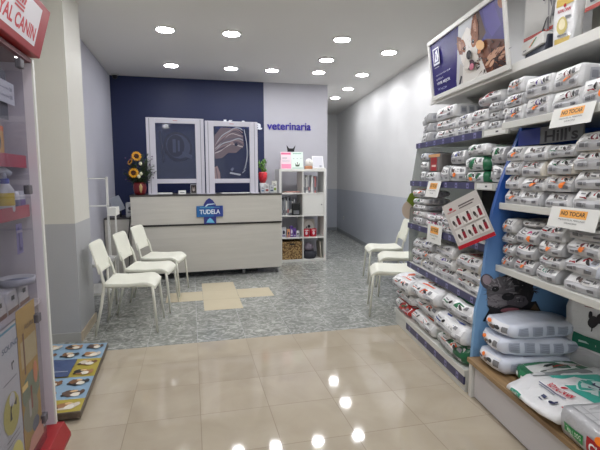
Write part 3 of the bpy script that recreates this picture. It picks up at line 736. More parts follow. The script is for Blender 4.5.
paperthing('poster', 'white information poster with yellow circles low on the glass door', 1.45, 2.035, .12, .77, (236, 236, 234),
   [('rect', (120, 180, 196), 0, .97, 1, .985), ('text', (90, 110, 130), 'SOUND', .88, .87, .28, .035), ('text', (30, 30, 36), 'r', .9, .74, .05, .05), ('rect', (160, 160, 160), .72, .66, .95, .668),
    ('ell', (226, 216, 110), .82, .46, .14, .13), ('ell', (250, 250, 244), .84, .54, .05, .045), ('poly', (40, 50, 40), [(.78, .42), (.8, .5), (.84, .52), (.83, .5), (.81, .48), (.82, .42)]), ('poly', (60, 60, 60), [(.86, .5), (.92, .53), (.9, .48)]),
    ('rect', (110, 110, 110), .7, .31, .93, .317), ('rect', (110, 110, 110), .66, .28, .93, .286),
    ('ell', (226, 216, 110), .84, .14, .12, .12), ('poly', (90, 90, 80), [(.8, .1), (.86, .17), (.84, .1)]), ('rect', (110, 110, 110), .76, .01, .94, .017)])
paperthing('poster', 'tall yellow orange illustrated poster inside the glass door edge', 2.045, 2.27, .14, .80, (224, 182, 96),
   [('text', (120, 80, 40), 'Adulto', .6, .86, .5, .04), ('rect', (236, 212, 150), .1, .6, .95, .78), ('rect', (150, 100, 50), .22, .55, .3, .83), ('ell', (150, 166, 130), .5, .42, .5, .12), ('ell', (176, 176, 140), .4, .26, .42, .12),
    ('rect', (176, 70, 40), .44, .28, .52, .44), ('rect', (226, 220, 200), .3, .24, .42, .36), ('ell', (110, 120, 140), .6, .15, .2, .05), ('poly', (216, 150, 130), [(.0, .0), (1, .0), (1, .12), (.3, .1)]), ('ell', (206, 120, 70), .75, .5, .12, .08), ('rect', (240, 206, 120), .0, .46, .3, .5)])
# spray bottle
t = thing('spray_bottle', 'white trigger spray bottle with blue band on cabinet shelf', 'bottle', (-.80, 2.235, 1.206), R(60))
MB().lathe([(.03, 0), (.034, .01), (.034, .10), (.018, .125), (.014, .14)], 18).build('body', plain('bottle_white', (226, 226, 228), .3), t)
MB().lathe([(.0345, .03), (.0348, .031), (.0348, .085), (.0345, .086)], 18).build('label_band', ink((226, 200, 90), .4), t)
MB().lathe([(.017, .125), (.019, .13), (.019, .148), (.012, .15)], 16).build('collar', ink((50, 66, 160), .4), t)
MB().tube([(-.045, 0, .185), (-.01, 0, .19), (.03, 0, .17)], [.011, .017, .012], 10).tube([(0, 0, .148), (0, 0, .18)], .01, 8).build('trigger_head', plain('trigger_white', (222, 226, 236), .35), t)
MB().tube([(-.03, 0, .178), (-.035, 0, .155), (-.025, 0, .135)], .005, 6).build('trigger', plain('trigger_white', (222, 226, 236), .35), t)
for i, (y, c, c2, lab) in enumerate([(2.33, (206, 206, 214), (110, 110, 150), 'grey white care jar beside the spray bottle, right'), (2.40, (196, 196, 206), (120, 100, 160), 'small pale tube at the cabinet far side')]):
    t = thing('care_jar', lab, 'jar', (-.81, y, 1.206)); MB().lathe([(.03, 0), (.033, .005), (.033, .07), (.03, .075), (.03, .09), (.001, .092)], 16).build('body', ink(c, .35), t)
    MB().lathe([(.0335, .02), (.0337, .021), (.0337, .05), (.0335, .051)], 16).build('label_band', ink(c2, .4), t)
t = thing('treat_bag', 'yellow orange treat bag with dog picture on upper shelf', 'bag', (-.80, 2.20, 1.441), R(90))
MB().prism([(-.07, 0, 0), (.07, 0, 0), (.075, 0, .08), (.07, 0, .15), (-.07, 0, .15), (-.075, 0, .08)], (0, .05, 0)).build('pouch', plain('treat_film', (216, 160, 66), .35, bump=.3, var=.1), t, .012)
art('print', flat((-.07, -.0005, 0), (.14, 0, 0), (0, 0, .15)), [('ell', (60, 44, 36), .5, .5, .2, .24), ('ell', (236, 206, 150), .5, .4, .1, .1), ('rect', (226, 110, 30), .1, .82, .9, .95), ('rect', (240, 220, 180), .2, .08, .8, .18)], t)
t = thing('hanging_tag', 'purple white tag hanging on the cabinet glass edge', 'tag', (XF-.012, 2.13, 1.03)); MB().box(-.001, 0, 0, .07, 0, .13).build('card', ink((150, 140, 190), .5), t)
art('print', flat((0, 0, 0), (0, .07, 0), (0, 0, .13), .0005), [('rect', (90, 84, 150), .3, .1, .5, .9), ('rect', (90, 84, 150), .3, .1, .8, .2), ('rect', (200, 190, 210), .0, .7, 1, .8)], t)
# pet bowl and white packs
t = thing('pet_bowl', 'round blue grey pet bowl on the cabinet packs', 'bowl', (-.80, 2.30, .862))
MB().lathe([(.05, 0), (.07, .004), (.075, .035), (.069, .035), (.062, .008), (.001, .008)], 28).build('body', plain('bowl_rim', (206, 206, 212), .35), t)
MB().lathe([(.066, .018), (.067, .019), (.001, .022)], 28).build('blue_inside', ink((90, 104, 146), .4), t)
for i, (y, z) in enumerate([(2.06, .761), (2.20, .761), (2.34, .761)]):
    t = thing('white_pack', 'low white food pack under the bowl, %s in the cabinet' % ['nearest', 'middle', 'furthest'][i], 'pack', (-.79, y, z), R(90), 'white packs in the cabinet')
    MB().prism([(-.062, 0, 0), (.062, 0, 0), (.066, 0, .05), (.05, 0, .1), (-.05, 0, .1), (-.066, 0, .05)], (0, .1, 0)).build('pouch', plain('pack_white', (216, 214, 216), .35, bump=.3), t, .008)
    art('print', flat((-.062, -.0005, 0), (.124, 0, 0), (0, 0, .1)), [('rect', (40, 40, 46), .35, .55, .65, .75), ('rect', (130, 90, 80), .0, .0, 1, .2)], t)
for o in cab.children: pass

# ------------------------------------------------------------------ low platform with pet photographs
t = thing('pet_scale', 'low flat floor scale platform printed with pet photos', 'floor platform', (-.88, 3.15, 0))
P = [(-1.14, 2.60), (-.637, 2.60), (-.675, 3.69), (-1.14, 3.77)]
pp = [Vector((x+.88, y-3.15, .018)) for x, y in P]
MB().prism(pp, (0, 0, .037)).build('plate', wood_mat('platform_side', (82, 72, 60), (104, 92, 76), 1), t, .003)
for x, y in ((-1.1, 2.66), (-.70, 2.66), (-.73, 3.62), (-1.1, 3.68)): MB().lathe([(.02, 0), (.022, .018)], 14, (x+.88, y-3.15, 0)).build('rubber_foot', dark_rub, t)
def plat(u, v, l):
    a = Vector(P[0]).lerp(Vector(P[1]), u); b_ = Vector(P[3]).lerp(Vector(P[2]), u); p = a.lerp(b_, v)
    return Vector((p.x+.88, p.y-3.15, .0555+.0004*l))
LB, MU, WH = (138, 168, 192), (176, 160, 66), (206, 204, 192)
sh = [('rect', LB, .01, .01, .99, .99)]
rr = random.Random(8)
NR = 7; ch_ = .98/NR
for i in range(NR):
    for j in range(3):
        if j < 2 and i in (4,): pass
        c = [LB, MU, LB, LB, MU, WH][(i*2+j*3+(i//2)) % 6] if (i+j) % 2 else [MU, LB][(i//2+j) % 2]
        sh.append(('rect', c, .01+j*.3267, .01+i*ch_, .01+(j+1)*.3267, .01+(i+1)*ch_))
furs = [(120, 84, 54), (44, 40, 40), (206, 196, 180), (160, 116, 76), (90, 70, 60)]
for i in range(NR):
    for j in range(3):
        if j == 1 and i in (3, 4): continue
        if j == 0 and i in (3, 4): continue
        cx, cy = .01+(j+.5)*.3267, .01+(i+.42)*ch_
        f = furs[(i*2+j) % 5]; f2 = furs[(i+j*3+2) % 5]
        def blob(c, x, y, rx, ry, n=9):
            ph = rr.uniform(0, 6)
            return ('poly', c, [(x+rx*math.cos(ph+2*PI*q/n)*rr.uniform(.7, 1.1), y+ry*math.sin(ph+2*PI*q/n)*rr.uniform(.7, 1.1)) for q in range(n)])
        sh += [blob(f, cx, cy, .13, ch_*.30), blob(f2, cx-.06, cy+.012, .07, ch_*.24), blob((228, 222, 208), cx+.03, cy-.01, .06, ch_*.2), blob(f, cx+.10, cy+.018, .035, ch_*.2, 7), blob(furs[(i+j+1) % 5], cx-.02, cy+ch_*.2, .05, ch_*.13, 7),
               blob((40, 34, 30), cx-.11, cy-.015, .03, ch_*.1, 6), blob((214, 180, 130), cx+.0, cy+.03, .05, ch_*.1, 7)]
sh += [('rect', (66, 84, 124), .01, .01+3*ch_, .66, .01+5*ch_-.02), ('rect', (200, 204, 214), .34, .01+3.52*ch_, .62, .013+3.54*ch_), ('rect', (200, 204, 214), .1, .01+4.2*ch_, .3, .014+4.22*ch_)]
art('photo_print', plat, sh, t)

# ------------------------------------------------------------------ right-hand shelving, built along its own line
G = Vector((1.63, 2.34)); TH = R(7.5)
def gp(v, a): return Vector((G.x+v*math.cos(TH)+a*math.sin(TH), G.y-v*math.sin(TH)+a*math.cos(TH)))
def gthing(name, lab, cat, v, a, z, rz=0, group=None):
    p = gp(v, a); return thing(name, lab, cat, (p.x, p.y, z), -TH+rz, group)
FAR = 1.42; BK = .80; NEAR = -1.75
def gbox(name, v0, v1, a0, a1, z0, z1, m, par, bevel=0): return box(name, v0, v1, a0, a1, z0, z1, m, par, bevel)

# far unit
un = gthing('shelving_unit', 'far shelving unit with purple price strips on the right', 'shelving', 0, 0, 0)
gbox('back_panel', BK, BK+.02, .035, FAR, .0, 1.97, plain('unit_back_shade', (84, 82, 80), .5), un)  # panel colour darkened to imitate the shade in the gaps between bags
gbox('base', .012, BK, .035, FAR, 0, .10, shelf_m, un)
gbox('base_shelf', 0, BK, .035, FAR, .10, .145, shelf_m, un, .003)
levels = [(1.56, .235, 1.655), (1.50, .165, 1.312), (1.40, .115, .935), (1.34, .095, .588)]
for fa_, v_, z_ in levels: gbox('shelf_board', v_, BK, .035, fa_, z_-.025, z_, shelf_m, un)
gbox('upright', BK-.05, BK, FAR-.03, FAR, .145, 2.02, shelf_m, un); 
def strip(v_, z_, a0, a1, par, low, clear_from=None):
    s_ = gbox('price_strip', v_-.012, v_-.001, a0, a1, z_-low, z_+.004, purple, par)
    n = max(2, int((a1-a0)/.17)); rs = random.Random(int(z_*100))
    sh_ = []
    for k in range(n):
        x = (k+.5)*(a1-a0)/n
        sh_.append(('rect', (132, 130, 176), x-.018, .004, x+.018, low-.002))
        sh_.append(('rect', (70, 70, 90), x-.01, low*.35, x+.01, low*.6))
    for k in range(0, len(sh_), 2): art('price_label', flat((-.0055, (a1-a0)/2, 0), (0, -1, 0), (0, 0, 1), .0008), sh_[k:k+2], s_)
strip(.235, 1.655, .36, 1.56, un, .042); strip(.165, 1.312, .30, 1.50, un, .042); strip(.115, .935, .04, 1.40, un, .042); strip(.095, .588, .04, 1.34, un, .042); strip(.012, .098, .04, 1.1, un, .05)
for v_, z_, a0, a1 in ((.235, 1.655, .04, .35), (.165, 1.312, .04, .29)):
    s_ = gbox('clear_price_strip', v_-.012, v_-.001, a0, a1, z_-.042, z_+.004, strip_clear, un)
    art('price_label', flat((-.0055, (a1-a0)/2, 0), (0, -1, 0), (0, 0, 1), .0008), [('rect', (226, 226, 222), .03, .006, a1-a0-.03, .04), ('rect', (70, 70, 74), (a1-a0)*.55, .018, (a1-a0)*.65, .028)], s_)
t_end = MB().prism([(.10, 1.345, .57), (.12, 1.405, .95), (.17, 1.505, 1.3), (.245, 1.565, 1.655), (BK, 1.565, 1.655), (BK, 1.345, .57)], (0, .006, 0)).build('end_panel', glass_mat('clear_end_plate', (214, 218, 216), haze=.35, haze_c=(190, 190, 186)), un)

# near unit: blue divider, white shelves and wooden topped bench
blue_m = None
m, nt, b = _new('divider_blue')
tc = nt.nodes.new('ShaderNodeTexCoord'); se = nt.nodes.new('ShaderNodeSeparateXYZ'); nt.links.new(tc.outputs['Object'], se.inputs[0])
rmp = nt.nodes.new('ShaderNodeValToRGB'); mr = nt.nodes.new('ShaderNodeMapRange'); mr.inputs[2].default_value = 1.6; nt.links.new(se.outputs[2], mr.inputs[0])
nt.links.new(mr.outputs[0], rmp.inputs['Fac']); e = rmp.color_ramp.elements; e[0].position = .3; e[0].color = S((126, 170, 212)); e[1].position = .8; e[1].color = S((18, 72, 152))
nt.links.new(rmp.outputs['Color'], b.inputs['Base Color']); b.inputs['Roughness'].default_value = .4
nu = gthing('shelving_unit', 'near shelving unit with blue divider panel and wooden bench', 'shelving', 0, 0, 0)
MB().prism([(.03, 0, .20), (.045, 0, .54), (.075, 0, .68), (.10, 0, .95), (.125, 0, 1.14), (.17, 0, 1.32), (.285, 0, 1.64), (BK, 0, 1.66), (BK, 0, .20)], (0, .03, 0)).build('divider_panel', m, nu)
gbox('back_panel', BK, BK+.02, NEAR, .03, .25, 2.02, plain('near_back_blue', (30, 64, 110), .5), nu)
for v_, z_ in ((.155, 1.665), (.16, 1.198), (.155, .822)):
    sb = gbox('shelf_board', v_+.012, BK, NEAR, -.004, z_-.02, z_, shelf_m, nu)
    MB().box(v_, v_+.012, NEAR, -.002, z_-.036, z_+.002).build('shelf_lip', shelf_m, nu, .003)
gbox('bench_panel', .03, .05, NEAR, -.04, .012, .218, plain('bench_front', (206, 202, 204), .45), nu)
gbox('bench_post', .012, .05, -.036, .0, 0, .222, white_lam, nu, .003)
gbox('bench_base', .06, BK, NEAR, -.04, 0, .2, dark_rub, nu)
gbox('bench_top', -.005, BK, NEAR, -.004, .222, .25, wood_mat('bench_wood', (128, 100, 68), (168, 138, 98), 1, 3), nu, .003)
# printed bulldog on the divider
def dfn(u, v, l): return Vector((.055+u*.42, -.0012-.0005*l, .47+v*.34))
dk1, dk2, gr1, gr2 = (38, 36, 40), (24, 22, 26), (120, 116, 120), (160, 154, 160)
def strokes(seed, n, cx, cy, rx, ry, cols_, l=.12, wd=.018, ang=0):
    r = random.Random(seed); out = []
    for k in range(n):
        t_ = r.uniform(0, 2*PI); q = math.sqrt(r.random()); x, y = cx+rx*q*math.cos(t_), cy+ry*q*math.sin(t_)
        a_ = math.atan2(y-cy, x-cx)+ang+r.uniform(-.5, .5); dx, dy = math.cos(a_)*l*r.uniform(.5, 1), math.sin(a_)*l*r.uniform(.5, 1); w_2 = wd*r.uniform(.5, 1.2)
        out.append(('poly', cols_[r.randrange(len(cols_))], [(x-dy/l*w_2, y+dx/l*w_2), (x+dx, y+dy), (x+dy/l*w_2, y-dx/l*w_2)]))
    return out
art('dog_photo', dfn, [('poly', dk2, [(.08, .0), (.2, .28), (.9, .34), (1.05, .0)]), ('poly', (96, 78, 60), [(.7, .0), (.88, .3), (1.0, .1), (1.02, 0)]),
    ('ell', (84, 78, 86), .13, .73, .10, .15, .35), ('ell', (158, 142, 150), .12, .76, .065, .10, .35), ('ell', dk2, .82, .82, .12, .2, -.3), ('ell', (44, 40, 44), .84, .78, .05, .10, -.3), ('poly', dk2, [(.5, .9), (.72, 1.0), (.9, .8), (.8, .5), (.55, .6)]),
    ('ell', dk1, .50, .5, .36, .36), ('ell', (104, 100, 104), .34, .54, .22, .28)] + strokes(5, 60, .34, .55, .2, .26, [(140, 136, 140), (116, 112, 116), (86, 82, 86), (160, 154, 158)]) +
    [('ell', (130, 124, 128), .3, .36, .17, .14), ('ell', (92, 86, 92), .6, .34, .17, .13)] + strokes(6, 40, .4, .36, .28, .12, [(150, 144, 148), (116, 110, 114), (80, 76, 80)], .08) + strokes(7, 40, .72, .6, .16, .26, [(28, 26, 30), (50, 46, 50), (66, 60, 62)]) +
    [('ell', dk2, .24, .6, .055, .05), ('ell', (150, 146, 150), .235, .61, .008, .01), ('ell', dk2, .66, .64, .05, .045), ('ell', (150, 146, 150), .655, .65, .008, .01), ('ell', dk2, .44, .45, .10, .07), ('ell', (60, 54, 60), .44, .48, .04, .015),
     ('poly', dk2, [(.12, .3), (.3, .24), (.46, .3), (.66, .24), (.78, .32), (.7, .18), (.5, .12), (.22, .14)]), ('ell', (150, 92, 100), .48, .2, .15, .045), ('poly', (200, 196, 196), [(.26, .1), (.6, .1), (.52, .02), (.34, .02)])], nu, .5)

# top rail, light box and back wall panel above
rail = gthing('canopy_shelf', 'long white canopy shelf running above both shelving units', 'shelf', 0, 0, 0)
gbox('shelf_board', .275, BK+.02, NEAR, 1.34, 1.985, 2.02, shelf_m, rail)
MB().box(.262, .275, NEAR, 1.34, 1.975, 2.03).build('front_edge', white_lam, rail, .003)
for a_ in (.98, .2): MB().prism([(.42, a_, 1.985), (.72, a_, 1.985), (.72, a_, 1.86), (.62, a_, 1.88), (.5, a_, 1.93)], (0, .02, 0)).build('bracket', shelf_m, rail)
gbox('back_panel', BK, BK+.02, NEAR, .07, 2.02, 2.75, shelf_grey, rail)
gbox('upright', .72, .8, -.02, .04, 2.02, 2.75, shelf_grey, rail)
lb = gthing('light_box', 'framed advertising light box with brown and white dog', 'advertising panel', 0, 0, 0)
F0 = Vector((.250, 0, 1.995)); F1 = Vector((.19, 0, 2.475)); up = (F1-F0); nrm = Vector((-up.z, 0, up.x)).normalized()
def fr(a, s_, out=0): return Vector((F0.x+up.x*s_, a, F0.z+up.z*s_))+nrm*out
def barp(a0, a1, s0, s1, o0, o1):
    return [fr(a, s_, o_) for a in (a0, a1) for s_ in (s0, s1) for o_ in (o0, o1)]
def fbar(name, a0, a1, s0, s1, m_, o0=-.004, o1=.012):
    mb = MB(); mb.add(barp(a0, a1, s0, s1, o0, o1), [(0, 1, 3, 2), (4, 6, 7, 5), (0, 4, 5, 1), (2, 3, 7, 6), (0, 2, 6, 4), (1, 5, 7, 3)]); return mb.build(name, m_, lb, .003)
A1, A0 = 1.245, .085
fbar('frame_bar', A0, A1, 0, .075, white_lam); fbar('frame_bar', A0, A1, .93, 1, white_lam)
fbar('frame_bar', A0, A0+.03, .075, .93, white_lam); fbar('frame_bar', A1-.03, A1, .075, .93, white_lam)
fbar('back_case', A0+.03, A1-.03, .075, .93, shelf_grey, -.004, -.002)
def lfn(u, v, l): return fr(A1-.03-u*(A1-A0-.06), .075+v*.855, -.0015+.0005*l)
nv = (38, 30, 104)
sky = (196, 198, 202)
sh = [('rect', sky, 0, 0, 1, 1), ('rect', nv, 0, 0, .38, 1), ('poly', nv, [(.37, 0), (.40, .3), (.44, .7), (.47, 1), (.37, 1)]),
      ('poly', (62, 54, 124), [(.72, 1.0), (.98, 1.0), (1.0, .95), (1, .32), (.86, .36), (.74, .52), (.70, .8)]), ('poly', (78, 68, 148), [(.78, .98), (.9, .98), (.96, .6), (.86, .5), (.8, .7)]),
      ('poly', (74, 44, 32), [(.66, 1.0), (.74, 1.0), (.8, .62), (.72, .5), (.64, .7)]),
      ('ell', (150, 96, 70), .99, .93, .05, .12), 
      ('poly', (96, 52, 34), [(.66, .0), (.66, .5), (.8, .52), (1.0, .36), (1, 0)]), ('poly', (128, 76, 50), [(.7, .05), (.72, .4), (.8, .44), (.84, .1)]), ('poly', (60, 34, 26), [(.84, .02), (.9, .3), (1, .26), (1, .0)]),
      # person's hand
      ('ell', (206, 160, 132), .87, .24, .09, .055, .5), ('ell', (206, 160, 132), .95, .16, .06, .03, .9), ('ell', (198, 150, 122), .93, .25, .06, .022, .5), ('ell', (214, 170, 140), .80, .16, .05, .02, .9), ('ell', (214, 170, 140), .84, .12, .05, .02, 1.1),
      # dog: chest, head, ears, muzzle
      ('poly', (222, 218, 212), [(.44, 0), (.48, .3), (.56, .2), (.72, .3), (.78, .0)]), ('poly', (190, 186, 182), [(.41, .02), (.45, .36), (.49, .3), (.47, .02)]), ('poly', (60, 60, 66), [(.41, .02), (.45, .16), (.47, .13), (.44, .02)]),
      ('ell', (228, 222, 214), .58, .52, .115, .33, .0), ('ell', (214, 206, 196), .60, .28, .10, .16), ('ell', (234, 230, 226), .575, .66, .045, .22, -.02),
      ('poly', (116, 62, 34), [(.44, .84), (.49, .78), (.52, .66), (.5, .48), (.455, .52), (.43, .66)]), ('poly', (176, 120, 80), [(.455, .76), (.49, .7), (.485, .56), (.46, .58)]),
      ('poly', (126, 70, 40), [(.62, .74), (.65, .93), (.70, .99), (.72, .8), (.71, .58), (.66, .52)]), ('poly', (190, 136, 106), [(.655, .86), (.69, .92), (.695, .72), (.67, .7)]),
      ('ell', (150, 90, 54), .515, .62, .03, .12, .1), ('ell', (150, 90, 54), .66, .62, .04, .12, -.1),
      ('ell', (24, 18, 18), .53, .57, .014, .035), ('ell', (24, 18, 18), .645, .60, .014, .035), ('ell', (240, 240, 240), .533, .58, .004, .01), ('ell', (240, 240, 240), .648, .61, .004, .01),
      ('ell', (26, 22, 26), .595, .42, .033, .075), ('ell', (70, 40, 50), .615, .24, .045, .085), ('ell', (206, 120, 140), .62, .21, .028, .055), ('ell', (214, 208, 200), .56, .28, .04, .08), ('ell', (230, 180, 120), .74, .47, .045, .09, .3), ('ell', (206, 120, 60), .725, .38, .02, .03),
      # emblem and words
      ('rect', (220, 222, 236), .06, .56, .165, .88), ('rect', nv, .07, .60, .155, .86), ('poly', (220, 222, 236), [(.08, .62), (.1, .8), (.13, .84), (.15, .7), (.14, .62)]), ('rect', nv, .105, .66, .12, .78), ('text', (220, 222, 236), 'Hills', .112, .578, .07, .02),
      ('rect', (190, 190, 214), .07, .51, .15, .52),
      ('text', (200, 200, 222), 'NUTRICIÓN QUE', .205, .36, .24, .035), ('text', (200, 200, 222), 'AYUDA A', .145, .28, .12, .035), ('text', (226, 226, 240), 'VIVIR MEJOR', .20, .19, .22, .07, 0, .03),
      ('text', (150, 150, 196), 'o', .2, .08, .1, .04), ('text', (150, 150, 196), 'w', .12, .09, .05, .05)]
body_i = [i for i, q in enumerate(sh) if q[0] == 'ell' and q[1] == (26, 22, 26)][0]
sh[body_i:body_i] = strokes(11, 70, .84, .2, .17, .22, [(128, 76, 50), (150, 96, 64), (70, 40, 28), (98, 56, 38), (60, 34, 26)], .09, .012) + strokes(12, 40, .575, .4, .09, .28, [(206, 200, 194), (238, 234, 230), (190, 180, 172)], .05, .006) + strokes(13, 26, .48, .66, .04, .14, [(96, 50, 28), (140, 84, 52)], .05, .006) + strokes(14, 26, .68, .78, .035, .18, [(96, 50, 28), (150, 94, 60)], .05, .006)
art('dog_photo', lfn, sh, lb, .25)

# ------------------------------------------------------------------ bags
def smooth(a, b_, x): t_ = max(0, min(1, (x-a)/(b_-a))); return t_*t_*(3-2*t_)
class Bag:
    """a filled pouch lying flat: its end faces -x, its length runs along +x"""
    def __init__(s, D, W, H, seed, rnd_=.35, tb=.8, tf=0., crease=.012, amp=.007, slant=.03):
        s.D, s.W, s.H, s.seed, s.b, s.tb, s.tf, s.cr, s.amp, s.slant = D, W, H, seed, rnd_, tb, tf, crease, amp, slant
    def pt(s, p):
        x, y, z = p
        q = (x*math.sqrt(max(0, 1-y*y/2-z*z/2+y*y*z*z/3)), y*math.sqrt(max(0, 1-x*x/2-z*z/2+x*x*z*z/3)), z*math.sqrt(max(0, 1-y*y/2-x*x/2+y*y*x*x/3)))
        b_ = s.b; X, Y, Z = [p[i]*(1-b_)+q[i]*b_*1.06 for i in range(3)]
        X *= s.D/2; Y *= s.W/2; hz = Z
        k = 1-s.tb*smooth(.45, 1, x)-s.tf*smooth(-.5, -1, x)*1.0
        hz *= max(.06, k); zm = 0 if not (s.tf or s.tb) else -.0
        Z = (hz+1)/2*s.H
        if s.tf: Z += -(.0)*s.H
        if x < -.7 and s.cr: X += s.cr*math.exp(-((z-.05)/.22)**2)*(1-abs(y)**4)*smooth(-.7, -1, x)
        if x < -.5 and s.cr: X += s.slant*max(0, z)*smooth(-.5, -1, x)*min(1, s.H/.08)
        n = noise.noise_vector(Vector((X*9+s.seed*7.3, Y*9, Z*9))); n2 = noise.noise_vector(Vector((X*26, Y*26+s.seed*3.1, Z*26)))
        X += n.x*s.amp+n2.x*s.amp*.35; Y += n.y*s.amp+n2.y*s.amp*.35; Z += (n.z*s.amp+n2.z*s.amp*.45)*(1 if z > -.5 else .2)
        return Vector((X, Y, max(.0005, Z)))
    def face(s, f):
        def P_(u, v, e=0):
            if f == 'front': return s.pt((-1-e, -u, v))     # u to the right as seen from the aisle
            if f == 'top': return s.pt((v, -u, 1+e))
            if f == 'side': return s.pt((-u, -1-e, v))       # -y side, seen from the camera
        def fn(u, v, l):
            c = P_(u, v); a = P_(u+.03, v)-c; b_ = P_(u, v+.03)-c; n = a.cross(b_)
            n = n.normalized() if n.length > 1e-9 else Vector((0, 0, 1))
            ref = {'front': Vector((-1, 0, 0)), 'top': Vector((0, 0, 1)), 'side': Vector((0, -1, 0))}[f]
            if n.dot(ref) < 0: n = -n
            return c+n*(.0022+.0005*l)
        return fn
    def mesh(s, m_):
        nx, ny, nz = 12, 8, 6; idx = {}; vs = []; fs = []
        def vid(p):
            k = tuple(round(c, 5) for c in p)
            if k not in idx: idx[k] = len(vs); vs.append(s.pt(p))
            return idx[k]
        def grid(fn, na, nb, flip):
            for i in range(na):
                for j in range(nb):
                    q = [vid(fn(-1+2*a/na, -1+2*b_/nb)) for a, b_ in ((i, j), (i+1, j), (i+1, j+1), (i, j+1))]
                    fs.append(q[::-1] if flip else q)
        grid(lambda a, b_: (a, b_, 1), nx, ny, False); grid(lambda a, b_: (a, b_, -1), nx, ny, True)
        grid(lambda a, b_: (1, a, b_), ny, nz, False); grid(lambda a, b_: (-1, a, b_), ny, nz, True)
        grid(lambda a, b_: (a, -1, b_), nx, nz, False); grid(lambda a, b_: (a, 1, b_), nx, nz, True)
        me = bpy.data.meshes.new('bag_film'); me.from_pydata(vs, [], fs); me.materials.append(m_)
        for p in me.polygons: p.use_smooth = True
        return me
OR = (250, 130, 36); GT = (128, 128, 132); DT = (58, 58, 62)
def disc(c): return c
def pr_front(style, seed):
    r = random.Random(seed); c = {'purple': (78, 52, 150), 'red': (176, 30, 44), 'orange': (226, 96, 40), 'blue': (40, 66, 150), 'green': (20, 118, 72), 'pink': (206, 70, 130), 'maroon': (120, 26, 50), 'plain': GT, 'teal': (20, 140, 120)}[style]
    sh_ = [('rect', (246, 246, 246), -.93, .0, .93, .93), ('rect', (186, 186, 189), -.93, -.95, .93, -.02)]
    x = r.uniform(-.15, .15); side = r.choice((-1, 1))
    if style in ('purple', 'maroon', 'teal', 'pink'):
        sh_ += [('ell', c, x, .2, .22, .5, 0, 0, PI), ('rect', (70, 50, 60), x-.75, .2, x-.3, .3), ('ell', DT, x+.36, .5, .07, .22), ('rect', GT, x+.5, .3, x+.72, .72), ('rect', (110, 110, 114), x-.6, .5, x-.3, .58)]
    elif style == 'plain':
        sh_ += [('ell', (70, 60, 62), x-.3, .45, .12, .28, .3), ('ell', (110, 90, 84), x-.1, .4, .09, .2), ('rect', GT, x+.1, .3, x+.4, .42), ('rect', GT, x+.1, .55, x+.5, .66), ('rect', c, x+.55, .2, x+.72, .7)]
    else:
        sh_ += [('poly', c, [(x-.1, .12), (x+.2, .12), (x+.42, .75), (x+.12, .85), (x-.02, .5)]), ('ell', (40, 34, 34), x+.3, .4, .1, .3, .4), ('ell', (40, 34, 34), x-.3, .45, .08, .24, -.3), ('rect', GT, x+.5, .35, x+.7, .75), ('rect', c, x-.8, .15, x-.42, .32), ('rect', GT, x-.75, .5, x-.45, .6)]
    sh_ += [('rect', (110, 110, 114), -.7, -.6, -.35, -.3), ('rect', (140, 140, 144), -.3, -.6, -.1, -.3), ('rect', (110, 110, 114), .45, -.62, .78, -.34)]
    return sh_
def pr_top(style, seed):
    r = random.Random(seed+50); c = {'purple': (78, 52, 150), 'red': (176, 30, 44), 'orange': (226, 96, 40), 'blue': (40, 66, 150), 'green': (20, 118, 72), 'pink': (206, 70, 130), 'maroon': (120, 26, 50), 'plain': GT, 'teal': (20, 140, 120)}[style]
    return [('rect', (236, 236, 238), -.9, -.95, .9, .3), ('ell', c, -.35, -.5, .16, .2), ('ell', (50, 46, 48), -.05, -.45, .1, .2, .3), ('ell', (50, 46, 48), .06, -.62, .06, .14), ('rect', GT, .2, -.7, .6, -.6), ('rect', GT, .2, -.5, .6, -.42), ('rect', GT, .2, -.3, .5, -.24), ('rect', c, -.55, -.9, .6, -.82)]
def pr_side(seed):
    return [('rect', (190, 192, 198), -.8+.4*k, -.6, -.5+.4*k, .6) for k in range(4)] + [('rect', (150, 152, 160), -.75+.4*k, -.3, -.55+.4*k, .35) for k in range(4)]
BAGM = {'white': bag_white, 'grey': bag_grey, 'cream': bag_cream, 'pale blue': bag_blueish, 'green': bag_green, 'red': bag_red, 'pink': bag_pink}
_B = {}
def bag_parts(key, D, W, H, body, style, variant, sticker, kw):
    k = (key, body, style, variant, sticker)
    if k in _B: return _B[k]
    b_ = Bag(D, W, H, variant*1.7+len(style), **kw)
    out = [('body', b_.mesh(BAGM[body]), (0, 0, 0))]
    out.append(('front_print', art_mesh('front_print', b_.face('front'), pr_front(style, variant)), None))
    out.append(('top_print', art_mesh('top_print', b_.face('top'), pr_top(style, variant)), None))
    out.append(('side_print', art_mesh('side_print', b_.face('side'), pr_side(variant)), None))
    if sticker:
        rr_ = random.Random(variant+9); x = rr_.uniform(-.2, .35); f = 'front' if sticker == 1 else 'top'
        y = rr_.uniform(-.3, .0) if sticker == 1 else -.72
        out.append(('price_sticker', art_mesh('price_sticker', lambda u, v, l, g=b_.face(f): g(u, v, l+14), [('ell', OR, x, y, .16, .27 if sticker == 1 else .13)]), None))
    _B[k] = out; return out
def put_bag(parts, lab, v, a, z, rz=0, group=None, name='pet_food_bag', cat='pet food bag', tilt=0, flip=False, roll=0):
    p = gp(v, a)
    o = bpy.data.objects.new(name, parts[0][1]); C.objects.link(o)
    o.location = (p.x, p.y, z); o.rotation_euler = (roll, tilt, -TH+rz); tag(o, lab, cat, group)
    for n_, me, _ in parts[1:]:
        c = bpy.data.objects.new(n_, me); C.objects.link(c); c.parent = o
    return o
ORD = ['first', 'second', 'third', 'fourth', 'fifth', 'sixth', 'seventh']
def level_word(k, n):
    if n == 1: return 'lone'
    if k == 0: return 'bottom'
    if k == n-1: return 'top'
    return ['', 'second lowest', 'third lowest', 'fourth lowest', 'fifth lowest'][k] if n > 3 else 'middle'
STYLES = {}
